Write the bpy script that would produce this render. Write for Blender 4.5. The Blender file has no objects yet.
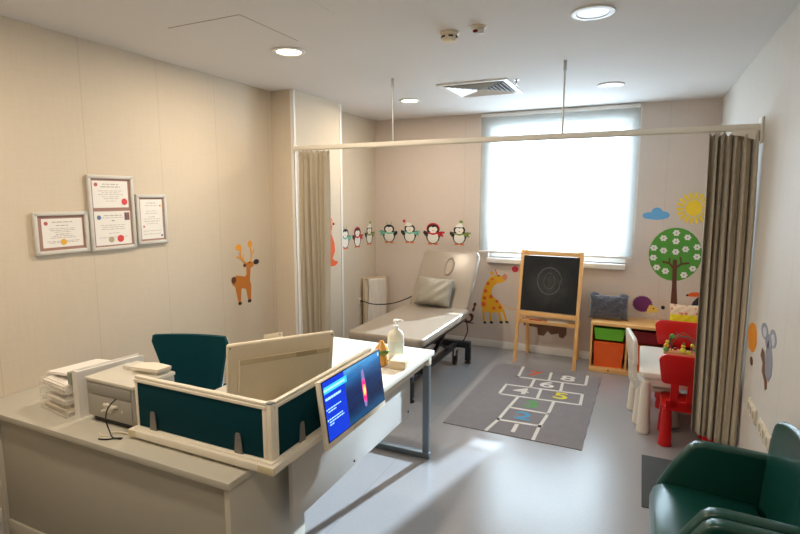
import bpy, bmesh, math, random
from math import pi, sin, cos, radians as R
from mathutils import Vector, Matrix, Euler
random.seed(7)
S = bpy.context.scene
COL = S.collection

# ---------------------------------------------------------------- camera
cd = bpy.data.cameras.new('camera'); cam = bpy.data.objects.new('camera', cd); COL.objects.link(cam)
cam.location = (0, 0, 1.772)
cam.rotation_euler = (R(90 - 7.781), R(-0.05), R(25.0186))
cd.sensor_width = 36; cd.lens = 516.13 / 800 * 36; cd.clip_start = .02
S.camera = cam

# ---------------------------------------------------------------- world, sun, lamps, exposure
S.view_settings.view_transform = 'Standard'; S.view_settings.look = 'None'
S.view_settings.gamma = 1; S.view_settings.use_curve_mapping = False
S.view_settings.exposure = 0.74
S.render.film_transparent = False
try:
    S.cycles.max_bounces = 10; S.cycles.diffuse_bounces = 6; S.cycles.transparent_max_bounces = 12
    S.cycles.sample_clamp_indirect = 6; S.cycles.caustics_reflective = False; S.cycles.caustics_refractive = False
    S.cycles.use_denoising = True
except Exception: pass
SKY = 9.0
SUN = 25.0
LAMP = 13.5
w = bpy.data.worlds.new('sky'); S.world = w; w.use_nodes = True
bg = w.node_tree.nodes['Background']; bg.inputs[0].default_value = (.74, .86, 1, 1); bg.inputs[1].default_value = SKY
sl = bpy.data.lights.new('sun', 'SUN'); sl.energy = SUN; sl.angle = R(1.3); sl.color = (.78, .89, 1)
so = bpy.data.objects.new('sun', sl); COL.objects.link(so); so.location = (1, 8, 3)
_d = Vector((-.242, -.970, -math.tan(R(24.5)))); so.rotation_euler = _d.to_track_quat('-Z', 'Y').to_euler()
pl = bpy.data.lights.new('window_daylight', 'AREA'); pl.shape = 'RECTANGLE'; pl.size = 1.47; pl.size_y = 1.5; pl.energy = 1
pl.cycles.is_portal = True
po = bpy.data.objects.new('window_daylight', pl); COL.objects.link(po); po.location = (-.87, 6.02, 1.81); po.rotation_euler = (R(-90), 0, 0)

XL, XR, YF, YB, H, XC = -3.08, .633, 5.858, -1.9, 2.702, -2.836

# ---------------------------------------------------------------- materials
def s2l(c):
    return tuple(((v/255)/12.92 if v/255 <= .04045 else ((v/255+.055)/1.055)**2.4) for v in c[:3]) + (1,)
MATS = {}
def M(name, col, rough=.5, metal=0, noise=.04, scale=30, bump=0, bscale=200, emit=0, spec=.5, sheen=0, stretch=(1,1,1), coat=0, world=False):
    if name in MATS: return MATS[name]
    m = bpy.data.materials.new(name); m.use_nodes = True; N = m.node_tree.nodes; L = m.node_tree.links
    b = N['Principled BSDF']; c = s2l(col)
    b.inputs['Roughness'].default_value = rough; b.inputs['Metallic'].default_value = metal
    b.inputs['Specular IOR Level'].default_value = spec
    if sheen: b.inputs['Sheen Weight'].default_value = sheen
    if coat: b.inputs['Coat Weight'].default_value = coat; b.inputs['Coat Roughness'].default_value = .15
    tc = N.new('ShaderNodeTexCoord'); mp = N.new('ShaderNodeMapping'); mp.inputs['Scale'].default_value = stretch
    if world:
        g = N.new('ShaderNodeNewGeometry'); L.new(g.outputs['Position'], mp.inputs[0])
    else: L.new(tc.outputs['Object'], mp.inputs[0])
    nz = N.new('ShaderNodeTexNoise'); nz.inputs['Scale'].default_value = scale; nz.inputs['Detail'].default_value = 4
    L.new(mp.outputs[0], nz.inputs['Vector'])
    mx = N.new('ShaderNodeMix'); mx.data_type = 'RGBA'
    mx.inputs[6].default_value = tuple(v*(1-noise) for v in c[:3])+(1,); mx.inputs[7].default_value = tuple(min(1, v*(1+noise)) for v in c[:3])+(1,)
    L.new(nz.outputs[0], mx.inputs[0]); L.new(mx.outputs[2], b.inputs['Base Color'])
    if bump:
        n2 = N.new('ShaderNodeTexNoise'); n2.inputs['Scale'].default_value = bscale; n2.inputs['Detail'].default_value = 3
        L.new(mp.outputs[0], n2.inputs['Vector'])
        bp = N.new('ShaderNodeBump'); bp.inputs['Strength'].default_value = bump; bp.inputs['Distance'].default_value = .002
        L.new(n2.outputs[0], bp.inputs['Height']); L.new(bp.outputs[0], b.inputs['Normal'])
    if emit:
        b.inputs['Emission Strength'].default_value = emit; L.new(mx.outputs[2], b.inputs['Emission Color'])
    MATS[name] = m
    return m

def wall_mat(name, col, axis, seams, rough=.6):
    """woven vinyl wall covering with vertical seams at given world positions"""
    m = bpy.data.materials.new(name); m.use_nodes = True; N = m.node_tree.nodes; L = m.node_tree.links
    b = N['Principled BSDF']; b.inputs['Roughness'].default_value = rough; b.inputs['Specular IOR Level'].default_value = .3
    g = N.new('ShaderNodeNewGeometry'); sx = N.new('ShaderNodeSeparateXYZ'); L.new(g.outputs['Position'], sx.inputs[0])
    def noise(sc, st):
        mp = N.new('ShaderNodeMapping'); mp.inputs['Scale'].default_value = st; L.new(g.outputs['Position'], mp.inputs[0])
        n = N.new('ShaderNodeTexNoise'); n.inputs['Scale'].default_value = sc; n.inputs['Detail'].default_value = 3; L.new(mp.outputs[0], n.inputs[0]); return n
    a = noise(9, (12, 12, .7)); h = noise(9, (.8, .8, 14)); ad = N.new('ShaderNodeMath'); ad.operation = 'ADD'
    L.new(a.outputs[0], ad.inputs[0]); L.new(h.outputs[0], ad.inputs[1])
    rm = N.new('ShaderNodeMapRange'); rm.inputs[1].default_value = .6; rm.inputs[2].default_value = 1.4; L.new(ad.outputs[0], rm.inputs[0])
    c = s2l(col); mx = N.new('ShaderNodeMix'); mx.data_type = 'RGBA'
    mx.inputs[6].default_value = tuple(v*.965 for v in c[:3])+(1,); mx.inputs[7].default_value = tuple(min(1, v*1.025) for v in c[:3])+(1,)
    L.new(rm.outputs[0], mx.inputs[0]); last = mx.outputs[2]
    src = sx.outputs[axis]
    for s in seams:
        su = N.new('ShaderNodeMath'); su.operation = 'COMPARE'; su.inputs[1].default_value = s; su.inputs[2].default_value = .0028; L.new(src, su.inputs[0])
        m2 = N.new('ShaderNodeMix'); m2.data_type = 'RGBA'; m2.inputs[7].default_value = tuple(v*.87 for v in c[:3])+(1,)
        L.new(su.outputs[0], m2.inputs[0]); L.new(last, m2.inputs[6]); last = m2.outputs[2]
    L.new(last, b.inputs['Base Color'])
    bp = N.new('ShaderNodeBump'); bp.inputs['Strength'].default_value = .14; bp.inputs['Distance'].default_value = .0015
    L.new(ad.outputs[0], bp.inputs['Height']); L.new(bp.outputs[0], b.inputs['Normal'])
    return m

def wood_mat(name, c1, c2, axis=0, scale=3, rough=.45):
    m = bpy.data.materials.new(name); m.use_nodes = True; N = m.node_tree.nodes; L = m.node_tree.links
    b = N['Principled BSDF']; b.inputs['Roughness'].default_value = rough
    tc = N.new('ShaderNodeTexCoord'); mp = N.new('ShaderNodeMapping'); st = [14, 14, 14]; st[axis] = 1.2; mp.inputs['Scale'].default_value = st
    L.new(tc.outputs['Object'], mp.inputs[0])
    nz = N.new('ShaderNodeTexNoise'); nz.inputs['Scale'].default_value = scale; nz.inputs['Detail'].default_value = 6; nz.inputs['Distortion'].default_value = .6
    L.new(mp.outputs[0], nz.inputs[0])
    cr = N.new('ShaderNodeValToRGB'); cr.color_ramp.elements[0].color = s2l(c1); cr.color_ramp.elements[1].color = s2l(c2)
    cr.color_ramp.elements[0].position = .3; cr.color_ramp.elements[1].position = .7
    L.new(nz.outputs[0], cr.inputs[0]); L.new(cr.outputs[0], b.inputs['Base Color'])
    return m

def mixed(name, first, second, fac):
    m = bpy.data.materials.new(name); m.use_nodes = True; N = m.node_tree.nodes; L = m.node_tree.links
    N.remove(N['Principled BSDF']); out = N['Material Output']
    a = N.new(first[0]); b = N.new(second[0])
    for n, spec in ((a, first), (b, second)):
        for k, v in spec[1].items(): n.inputs[k].default_value = v
    mx = N.new('ShaderNodeMixShader'); mx.inputs[0].default_value = fac
    L.new(a.outputs[0], mx.inputs[1]); L.new(b.outputs[0], mx.inputs[2]); L.new(mx.outputs[0], out.inputs[0])
    return m

# ---------------------------------------------------------------- mesh helpers
class B:
    def __init__(s): s.bm = bmesh.new()
    def _x(s, vs, loc=None, rot=None):
        mt = Matrix.Identity(4)
        if loc is not None: mt = Matrix.Translation(loc)
        if rot is not None: mt = mt @ Euler(rot).to_matrix().to_4x4()
        for v in vs: v.co = mt @ v.co
    def box(s, c, d, bev=0, rot=None, seg=2):
        r = bmesh.ops.create_cube(s.bm, size=1); vs = r['verts']
        for v in vs: v.co = Vector((v.co.x*d[0], v.co.y*d[1], v.co.z*d[2]))
        if bev:
            es = list({e for v in vs for e in v.link_edges})
            r2 = bmesh.ops.bevel(s.bm, geom=es, offset=min(bev, min(d)*.49), segments=seg, affect='EDGES', profile=.5)
            vs = list({v for f in r2['faces'] for v in f.verts} | {v for v in vs if v.is_valid})
        s._x(vs, c, rot); return s
    def b2(s, x0, x1, y0, y1, z0, z1, bev=0, seg=2):
        return s.box(((x0+x1)/2, (y0+y1)/2, (z0+z1)/2), (abs(x1-x0), abs(y1-y0), abs(z1-z0)), bev, None, seg)
    def cyl(s, p0, p1, r0, r1=None, n=20):
        r1 = r0 if r1 is None else r1
        p0, p1 = Vector(p0), Vector(p1); d = p1-p0
        r = bmesh.ops.create_cone(s.bm, cap_ends=True, segments=n, radius1=r0, radius2=r1, depth=d.length)
        mt = Matrix.Translation((p0+p1)/2) @ d.to_track_quat('Z', 'Y').to_matrix().to_4x4()
        for v in r['verts']: v.co = mt @ v.co
        return s
    def sph(s, c, r, sc=(1,1,1), n=16):
        q = bmesh.ops.create_uvsphere(s.bm, u_segments=n, v_segments=max(6, n//2+2), radius=r)
        for v in q['verts']: v.co = Vector((v.co.x*sc[0]+c[0], v.co.y*sc[1]+c[1], v.co.z*sc[2]+c[2]))
        return s
    def lathe(s, prof, c=(0,0,0), n=28):
        rings = []
        for r, z in prof:
            rings.append([s.bm.verts.new((c[0]+max(r,.0004)*cos(2*pi*k/n), c[1]+max(r,.0004)*sin(2*pi*k/n), c[2]+z)) for k in range(n)])
        for a, b in zip(rings, rings[1:]):
            for k in range(n): s.bm.faces.new((a[k], a[(k+1) % n], b[(k+1) % n], b[k]))
        s.bm.faces.new(rings[0][::-1]); s.bm.faces.new(rings[-1]); return s
    def tube(s, pts, r, n=8, smooth=0):
        pts = [Vector(p) for p in pts]
        for _ in range(smooth):
            q = [pts[0]]
            for a, b in zip(pts, pts[1:]): q += [a.lerp(b, .25), a.lerp(b, .75)]
            pts = q + [pts[-1]]
        rings = []; up = Vector((0, 0, 1))
        for i, p in enumerate(pts):
            t = (pts[min(i+1, len(pts)-1)]-pts[max(i-1, 0)]).normalized()
            a = t.cross(up)
            if a.length < .05: a = t.cross(Vector((0, 1, 0)))
            a.normalize(); b = t.cross(a).normalized()
            rings.append([s.bm.verts.new(p+(a*cos(2*pi*k/n)+b*sin(2*pi*k/n))*r) for k in range(n)])
        for a, b in zip(rings, rings[1:]):
            for k in range(n): s.bm.faces.new((a[k], a[(k+1) % n], b[(k+1) % n], b[k]))
        s.bm.faces.new(rings[0][::-1]); s.bm.faces.new(rings[-1]); return s
    def prism(s, pts, vec):
        """polygon of 3D points extruded by vec"""
        vec = Vector(vec); a = [s.bm.verts.new(p) for p in pts]; b = [s.bm.verts.new(Vector(p)+vec) for p in pts]
        n = len(pts); s.bm.faces.new(a[::-1]); s.bm.faces.new(b)
        for k in range(n): s.bm.faces.new((a[k], a[(k+1) % n], b[(k+1) % n], b[k]))
        return s
    def bev(s, r, seg=3, ang=30):
        bmesh.ops.recalc_face_normals(s.bm, faces=s.bm.faces)
        es = [e for e in s.bm.edges if len(e.link_faces) == 2 and e.calc_face_angle(0) > R(ang)]
        bmesh.ops.bevel(s.bm, geom=es, offset=r, segments=seg, affect='EDGES', profile=.5); return s
    def build(s, name, mat, parent=None, smooth=True, loc=None, rot=None):
        bmesh.ops.recalc_face_normals(s.bm, faces=s.bm.faces)
        me = bpy.data.meshes.new(name); s.bm.to_mesh(me); s.bm.free()
        me.materials.append(mat)
        if smooth:
            for p in me.polygons: p.use_smooth = True
            try: me.set_sharp_from_angle(angle=R(35))
            except Exception: pass
        o = bpy.data.objects.new(name, me); COL.objects.link(o)
        if parent: o.parent = parent
        if loc: o.location = loc
        if rot: o.rotation_euler = rot
        return o
def E(name, label, cat, loc=(0,0,0), rot=(0,0,0), group=None):
    o = bpy.data.objects.new(name, None); COL.objects.link(o); o.location = loc; o.rotation_euler = rot
    o.empty_display_size = .1
    return tag(o, label, cat, group)
def tag(o, label, cat, group=None, kind=None):
    o['label'] = label; o['category'] = cat
    if group: o['group'] = group
    if kind: o['kind'] = kind
    return o
def struct(o): o['kind'] = 'structure'; return o
def copy_tree(o, parent=None):
    c = o.copy(); COL.objects.link(c); c.parent = parent
    for ch in list(o.children): copy_tree(ch, c)
    return c
def pillow(name, mat, w, h, t, parent=None, loc=None, rot=None, wr=.006, n=26, fuzz=0):
    """soft cushion: x width, z height, y thickness"""
    b = B(); g = {}
    for side in (1, -1):
        for i in range(n+1):
            for j in range(n+1):
                u, v = i/n*2-1, j/n*2-1
                if side == -1 and (i in (0, n) or j in (0, n)): g[side, i, j] = g[1, i, j]; continue
                e = max(0, (1-abs(u)**3.2)*(1-abs(v)**3.2))**.42
                pinch = 1-.06*(1-abs(u)**2)*abs(v)**4; pv = 1-.06*(1-abs(v)**2)*abs(u)**4
                y = side*t/2*e + wr*sin(7*u+3*v*side)*sin(5*v-2*u)*e + (random.uniform(-fuzz, fuzz) if fuzz else 0)
                g[side, i, j] = b.bm.verts.new((u*w/2*pv, y, v*h/2*pinch))
    for side in (1, -1):
        for i in range(n):
            for j in range(n):
                q = (g[side,i,j], g[side,i+1,j], g[side,i+1,j+1], g[side,i,j+1])
                b.bm.faces.new(q if side == -1 else q[::-1])
    return b.build(name, mat, parent, True, loc, rot)
def text_mesh(name, s, size, mat, parent=None, loc=(0,0,0), rot=(0,0,0), th=.0006, sx=1):
    cu = bpy.data.curves.new(name, 'FONT'); cu.body = s; cu.size = size; cu.extrude = th; cu.align_x = 'CENTER'; cu.align_y = 'CENTER'; cu.offset = size*.018
    t = bpy.data.objects.new(name+'_src', cu); me = bpy.data.meshes.new_from_object(t); bpy.data.objects.remove(t); bpy.data.curves.remove(cu)
    for v in me.vertices: v.co.x *= sx
    me.name = name; me.materials.clear(); me.materials.append(mat)
    o = bpy.data.objects.new(name, me); COL.objects.link(o); o.location = loc; o.rotation_euler = rot
    if parent: o.parent = parent
    return o

# ---------------------------------------------------------------- room shell
m_left = wall_mat('wallcovering_left', (209, 196, 176), 1, [-.9, -.3, .3, .95, 1.52, 2.09, 2.636, 3.167, 3.8])
m_far = wall_mat('wallcovering_far', (212, 199, 188), 0, [-1.9, .2])
m_right = wall_mat('wallcovering_right', (209, 204, 196), 1, [0.6, 1.2, 1.8, 2.35, 2.86, 3.26, 3.652, 4.4, 5.1])
m_ceil = M('ceiling_paint', (220, 217, 215), .8, noise=.015, scale=3, world=True, spec=.2)
m_white = M('white_paint', (232, 230, 226), .4, noise=.01)
m_alu = M('brushed_aluminium', (200, 198, 194), .35, metal=.8, noise=.05, stretch=(1,1,.1))
m_cream = M('cream_plastic', (226, 214, 190), .4, noise=.015)
m_black = M('black_plastic', (22, 22, 24), .4, noise=.1)
m_dkgrey = M('dark_grey_steel', (44, 47, 52), .4, metal=.3)

def floor_mat():
    m = bpy.data.materials.new('vinyl_floor'); m.use_nodes = True; N = m.node_tree.nodes; L = m.node_tree.links
    b = N['Principled BSDF']; g = N.new('ShaderNodeNewGeometry')
    n1 = N.new('ShaderNodeTexNoise'); n1.inputs['Scale'].default_value = 1.6; n1.inputs['Detail'].default_value = 6; L.new(g.outputs[0], n1.inputs[0])
    n2 = N.new('ShaderNodeTexNoise'); n2.inputs['Scale'].default_value = 60; n2.inputs['Detail'].default_value = 3; L.new(g.outputs[0], n2.inputs[0])
    mx = N.new('ShaderNodeMix'); mx.data_type = 'RGBA'; mx.inputs[6].default_value = s2l((156, 155, 158)); mx.inputs[7].default_value = s2l((161, 160, 162))
    L.new(n1.outputs[0], mx.inputs[0])
    m2 = N.new('ShaderNodeMix'); m2.data_type = 'RGBA'; m2.blend_type = 'MULTIPLY'; m2.inputs[0].default_value = .12
    L.new(mx.outputs[2], m2.inputs[6]); L.new(n2.outputs[0], m2.inputs[7])
    # welded seams between the vinyl sheets
    sx = N.new('ShaderNodeSeparateXYZ'); L.new(g.outputs[0], sx.inputs[0]); last = m2.outputs[2]
    for ax, p in ((0, -1.42),):
        su = N.new('ShaderNodeMath'); su.operation = 'COMPARE'; su.inputs[1].default_value = p; su.inputs[2].default_value = .0022; L.new(sx.outputs[ax], su.inputs[0])
        m3 = N.new('ShaderNodeMix'); m3.data_type = 'RGBA'; m3.inputs[7].default_value = s2l((142, 139, 137))
        L.new(su.outputs[0], m3.inputs[0]); L.new(last, m3.inputs[6]); last = m3.outputs[2]
    L.new(last, b.inputs['Base Color'])
    mr = N.new('ShaderNodeMapRange'); mr.inputs[3].default_value = .22; mr.inputs[4].default_value = .28; L.new(n1.outputs[0], mr.inputs[0]); L.new(mr.outputs[0], b.inputs['Roughness'])
    b.inputs['Specular IOR Level'].default_value = .75
    bp = N.new('ShaderNodeBump'); bp.inputs['Strength'].default_value = .06; bp.inputs['Distance'].default_value = .002; L.new(n2.outputs[0], bp.inputs['Height']); L.new(bp.outputs[0], b.inputs['Normal'])
    return m
struct(B().b2(XL-.15, XR+.15, YB-.15, YF+.3, -.1, 0).build('floor', floor_mat(), smooth=False))
struct(B().b2(XL-.15, XR+.15, YB-.15, YF+.3, H, H+.1).build('ceiling', m_ceil, smooth=False))
struct(B().b2(XL-.15, XL, YB-.15, YF+.3, 0, H).build('wall_left', m_left, smooth=False))
struct(B().b2(XR, XR+.15, YB-.15, YF+.3, 0, H).build('wall_right', m_right, smooth=False))
struct(B().b2(XL, XR, YB-.15, YB, 0, H).build('wall_back', m_left, smooth=False))
struct(B().b2(XL, XC, 3.85, 4.65, 0, H).build('wall_pier', m_left, smooth=False))
WX0, WX1, WZ0, WZ1 = -1.60, -.13, 1.07, 2.56
b = B(); b.b2(XL, WX0, YF, YF+.3, 0, H); b.b2(WX1, XR, YF, YF+.3, 0, H); b.b2(WX0, WX1, YF, YF+.3, 0, WZ0); b.b2(WX0, WX1, YF, YF+.3, WZ1, H)
struct(b.build('wall_far', m_far, smooth=False))
# aluminium corner strips on the pier
struct(B().b2(XC-.002, XC+.004, 3.846, 3.875, 0, H).b2(XC-.03, XC+.004, 3.846, 3.85, 0, H).build('trim_1', m_white, smooth=False))
struct(B().b2(XC-.002, XC+.006, 4.622, 4.652, 0, H).build('trim_2', m_white, smooth=False))
# baseboards
def base(name, x0, x1, y0, y1):
    return struct(B().b2(x0, x1, y0, y1, 0, .085, .003).build(name, m_white))
base('baseboard_far', XL, XR, YF-.012, YF)
base('baseboard_right', XR-.012, XR, YB, YF-.012)
base('baseboard_left', XL, XL+.012, YB, 3.85)
base('baseboard_left', XL, XL+.012, 4.65, YF-.012)
base('baseboard_pier', XC, XC+.01, 3.876, 4.62)
# window: frame, panes, sill
wn = bpy.data.objects.new('window_1', None); COL.objects.link(wn); wn['kind'] = 'structure'; wn.location = (-.865, 5.99, WZ0)
hw = (WX1-WX0)/2; hh = WZ1-WZ0
b = B()
for x0, x1, z0, z1 in ((-hw, -hw+.06, 0, hh), (hw-.06, hw, 0, hh), (-hw+.06, hw-.06, 0, .10), (-hw+.06, hw-.06, hh-.06, hh)):
    b.b2(x0, x1, -.03, .03, z0, z1)
b.build('window_frame', m_white, wn, False)
m_glass = mixed('window_glass', ('ShaderNodeBsdfTransparent', {0: (.97, .99, 1, 1)}), ('ShaderNodeBsdfGlossy', {0: (1, 1, 1, 1), 1: .02}), .06)
B().b2(-hw+.06, hw-.06, -.004, .004, .10, hh-.06).build('window_pane', m_glass, wn, False)
B().b2(-hw-.0, hw+.0, -.19, -.03, -.055, 0, .004).build('window_sill', m_white, wn)

# roller blind
bl = E('roller_blind', 'white translucent roller blind drawn down over the window, glowing with daylight', 'blind', (-.885, 5.815, 1.13))
m_bl = mixed('sheer_blind_fabric', ('ShaderNodeBsdfTranslucent', {0: (.62, .66, .66, 1)}), ('ShaderNodeBsdfTransparent', {0: (.95, .97, .97, 1)}), .58)
N = m_bl.node_tree.nodes; L = m_bl.node_tree.links   # add a diffuse share for the side facing the room
df = N.new('ShaderNodeBsdfDiffuse'); df.inputs[0].default_value = (.55, .57, .55, 1)
tl = [n for n in N if n.type == 'BSDF_TRANSLUCENT'][0]; mxs = [n for n in N if n.type == 'MIX_SHADER'][0]
m2 = N.new('ShaderNodeMixShader'); m2.inputs[0].default_value = .45; L.new(tl.outputs[0], m2.inputs[1]); L.new(df.outputs[0], m2.inputs[2]); L.new(m2.outputs[0], mxs.inputs[1])
B().b2(-.815, .815, -.0006, .0006, .02, 1.535).build('blind_fabric', m_bl, bl, False)
B().b2(-.815, .815, -.010, .010, 0, .024, .004).build('bottom_bar', m_white, bl)
B().cyl((-.815, .012, 1.545), (.815, .012, 1.545), .024).build('roller_tube', m_white, bl)
B().tube([(.822, -.012, 1.53), (.824, -.014, .3), (.826, -.012, .16), (.828, -.008, .3), (.826, -.006, 1.53)], .002, 6).build('pull_cord', m_white, bl)

# ---------------------------------------------------------------- ceiling fittings
def emat(name, col, k):
    m = bpy.data.materials.new(name); m.use_nodes = True; n = m.node_tree.nodes['Principled BSDF']
    n.inputs['Base Color'].default_value = s2l(col); n.inputs['Emission Color'].default_value = s2l(col); n.inputs['Emission Strength'].default_value = k; return m
m_warm = emat('lit_lens_warm', (255, 236, 196), 6); m_cool = emat('lit_lens_cool', (226, 238, 255), .35)
def downlight(x, y, warm, label, on=1.0, seen=True):
    r = E('ceiling_downlight', label, 'ceiling light', (x, y, H), group='recessed ceiling downlights')
    B().lathe([(.078, 0), (.105, 0), (.108, -.004), (.104, -.009), (.080, -.010), (.076, -.004)]).build('trim_ring', m_white, r)
    B().lathe([(.001, -.003), (.076, -.003), (.076, -.006), (.001, -.0065)]).build('lens', m_warm if warm else m_cool, r)
    if on:
        l = bpy.data.lights.new('downlight_lamp', 'AREA'); l.shape = 'DISK'; l.size = .14; l.energy = LAMP*on; l.spread = R(180)
        l.color = (1, .83, .64) if warm else (.9, .95, 1)
        o = bpy.data.objects.new('downlight_lamp', l); COL.objects.link(o); o.parent = r; o.location = (0, 0, -.012)
    return r
downlight(-2.128, 2.86, 1, 'lit warm round ceiling downlight nearest the wall with framed certificates', 1.0)
downlight(-2.117, 4.76, 1, 'small lit ceiling downlight above the examination couch, left of the air vent', .8)
downlight(-.285, 2.925, 0, 'large pale round ceiling downlight at the top edge of the picture', .12)
downlight(-.298, 4.81, 0, 'pale flat round ceiling downlight near the window on the right', .12)
downlight(-2.12, .95, 1, 'warm round ceiling downlight over the near end of the reception cabinet, behind the picture edge', 1.0)
downlight(-.6, .3, 1, 'warm round ceiling downlight in the near part of the room above the viewer', .6)

v = E('air_vent', 'square white ceiling air diffuser with slanting dark slats', 'air vent', (-1.325, 4.50, H))
b = B()
for k, (hs, z) in enumerate(((.30, 0), (.30, 0))):
    pass
def ringsq(b, o, i, z0, z1):
    b.b2(-o, o, -o, -i, z0, z1); b.b2(-o, o, i, o, z0, z1); b.b2(-o, -i, -i, i, z0, z1); b.b2(i, o, -i, i, z0, z1)
ringsq(b, .30, .255, -.012, 0); b.build('frame', m_white, v, False)
B().b2(-.255, .255, -.255, .255, -.002, 0).build('duct_opening', m_black, v, False)
for sgn, rows in ((-1, 6), (1, 6)):
    b = B()
    for k in range(rows):
        t = .235 - k*.036; ln = .24
        # slats parallel to y in the two side quadrants, shrinking toward the centre
        b.box((sgn*t, 0, -.012), (.026, 2*t-.01, .0025), rot=(0, sgn*R(38), 0))
    b.build('louvre', m_white, v, False)
for sgn in (-1, 1):
    b = B()
    for k in range(6):
        t = .235 - k*.036
        b.box((0, sgn*t, -.0122), (2*t-.01, .026, .0025), rot=(sgn*R(-38), 0, 0))
    b.build('louvre', m_white, v, False)

def detector(x, y, label, red):
    r = E('smoke_detector' if not red else 'motion_sensor', label, 'detector', (x, y, H))
    B().lathe([(.055, 0), (.056, -.012), (.05, -.018), (.046, -.022)]).build('base', m_cream, r)
    B().lathe([(.046, -.022), (.045, -.036), (.034, -.052), (.01, -.056)]).build('sensor_head', m_cream, r)
    b = B()
    for k in range(6):
        a = k*pi/3; b.box((.0445*cos(a), .0445*sin(a), -.03), (.004, .026, .010), rot=(0, 0, a))
    b.build('grille', m_black if not red else M('red_lens', (150, 20, 40), .2), r, False)
detector(-1.057, 2.93, 'round cream smoke detector on the ceiling, left of its smaller neighbour', 0)
r = E('motion_sensor', 'small cream ceiling sensor with a dark red lens, right of the smoke detector', 'detector', (-.877, 2.90, H))
B().lathe([(.042, 0), (.043, -.010), (.036, -.016)]).build('base', m_cream, r)
B().box((.004, 0, -.026), (.052, .05, .03), .006, rot=(R(12), 0, .3)).build('sensor_head', m_white, r)
B().sph((-.010, -.022, -.030), .012, (1.3, 1, .8)).build('lens', M('red_lens', (120, 18, 40), .2), r)
sp = E('sprinkler', 'tiny metal sprinkler nozzle hanging just beside the air vent', 'sprinkler', (-.975, 4.30, H))
B().lathe([(.022, 0), (.022, -.004), (.008, -.006), (.008, -.03)]).build('nozzle', m_alu, sp)
B().lathe([(.001, -.040), (.014, -.040), (.014, -.043), (.001, -.043)]).tube([(-.008, 0, -.028), (-.010, 0, -.035), (-.004, 0, -.042)], .0015).tube([(.008, 0, -.028), (.010, 0, -.035), (.004, 0, -.042)], .0015).build('deflector', m_alu, sp)
m_gap = M('access_panel_gap', (120, 112, 104), .8)
def panel(x0, x1, y0, y1, label):
    r = E('ceiling_access_panel', label, 'access panel', ((x0+x1)/2, (y0+y1)/2, H))
    hx, hy = (x1-x0)/2, (y1-y0)/2
    B().b2(-hx, hx, -hy, hy, -.0008, 0).build('gap_seal', m_gap, r, False)
    B().b2(-hx+.003, hx-.003, -hy+.003, hy-.003, -.002, -.0002).build('panel', m_ceil, r, False)
panel(-2.46, -1.94, 2.20, 2.70, 'flush square ceiling access panel outlined by thin lines, beside the warm downlight')
panel(-1.49, -.97, 1.88, 2.40, 'flush ceiling access panel cut off by the top edge of the picture')

# ---------------------------------------------------------------- curtain rail and curtains
RY, RZ = 3.85, 2.195
m_rail = M('rail_powder_coat', (228, 222, 208), .4, noise=.01)
rl = E('curtain_rail', 'long white square curtain rail crossing the room below the ceiling', 'curtain rail', (XC, RY, RZ))
B().b2(.012, XR-XC-.002, -.016, .016, -.018, .018, .002).b2(.012, XR-XC-.002, -.004, .004, -.024, -.017).build('rail', m_rail, rl)
for x in (-1.862, -.540):
    B().cyl((x-XC, 0, .018), (x-XC, 0, H-RZ-.01), .0065).cyl((x-XC, 0, H-RZ-.07), (x-XC, 0, H-RZ-.0), .011).build('hanging_rod', m_alu, rl)
B().b2(XR-XC-.014, XR-XC-.001, -.05, .05, -.10, .055, .003).prism([(XR-XC-.01, -.02, -.018), (XR-XC-.16, -.02, -.018), (XR-XC-.16, -.02, -.045), (XR-XC-.10, -.02, -.055), (XR-XC-.01, -.02, -.09)], (0, -.004, 0)).build('wall_bracket', m_rail, rl)
B().b2(.001, .016, -.03, .03, -.03, .03, .002).build('end_plate', m_rail, rl)
m_curt = M('taupe_curtain_cloth', (172, 160, 139), .8, noise=.10, scale=60, bump=.3, bscale=500, sheen=.3, stretch=(1,1,.3))
def curtain(name, label, x0t, x1t, x0b, x1b, y, ztop, zbot, folds, amp, seed, lean=0):
    rnd = random.Random(seed); ph = [rnd.uniform(0, 6.28) for _ in range(8)]; fr = [rnd.uniform(.8, 1.25) for _ in range(folds*2+3)]
    b = B(); nu, nz = folds*16, 44; g = []
    for j in range(nz+1):
        t = j/nz; row = []
        for i in range(nu+1):
            u = i/nu
            xa = x0t+(x0b-x0t)*(t**.8); xb = x1t+(x1b-x1t)*(t**.8)
            wv = .8*sin(2*pi*folds*u+1.2*sin(7*u+ph[0])+.5*t*sin(9*u+ph[1]))+.3*sin(2*pi*folds*1.7*u+ph[5]+t)
            k = fr[int(u*folds*2)]
            a = amp*k*(.55+.45*min(1, t*5))
            yy = a*wv + .012*sin(3*t+ph[2]+6*u) + lean*t*u
            if t < .05: yy += .010*sin(2*pi*folds*3*u+ph[3])*(1-t/.05)
            sway = .010*sin(2.3*t+ph[4]+4*u)*t
            z = ztop+(zbot-ztop)*t + .012*cos(2*pi*folds*u)*(t < .02)
            row.append(b.bm.verts.new((xa+(xb-xa)*u+.25*amp*cos(2*pi*folds*u)*k*.6*(.3+.7*min(1, t*4))+sway, yy, z-ztop)))
        g.append(row)
    for j in range(nz):
        for i in range(nu): b.bm.faces.new((g[j][i], g[j][i+1], g[j+1][i+1], g[j+1][i]))
    r = E(name, label, 'curtain', (0, y, ztop), group='cubicle curtains')
    o = b.build('cloth', m_curt, r, True)
    sm = o.modifiers.new('thickness', 'SOLIDIFY'); sm.thickness = .003; sm.offset = 0
    for k in range(folds+1):
        u = k/folds; x = x0t+(x1t-x0t)*u
        B().box((x, 0, .004), (.010, .010, .012), .002).build('glider', m_rail, r)
    return r
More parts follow.
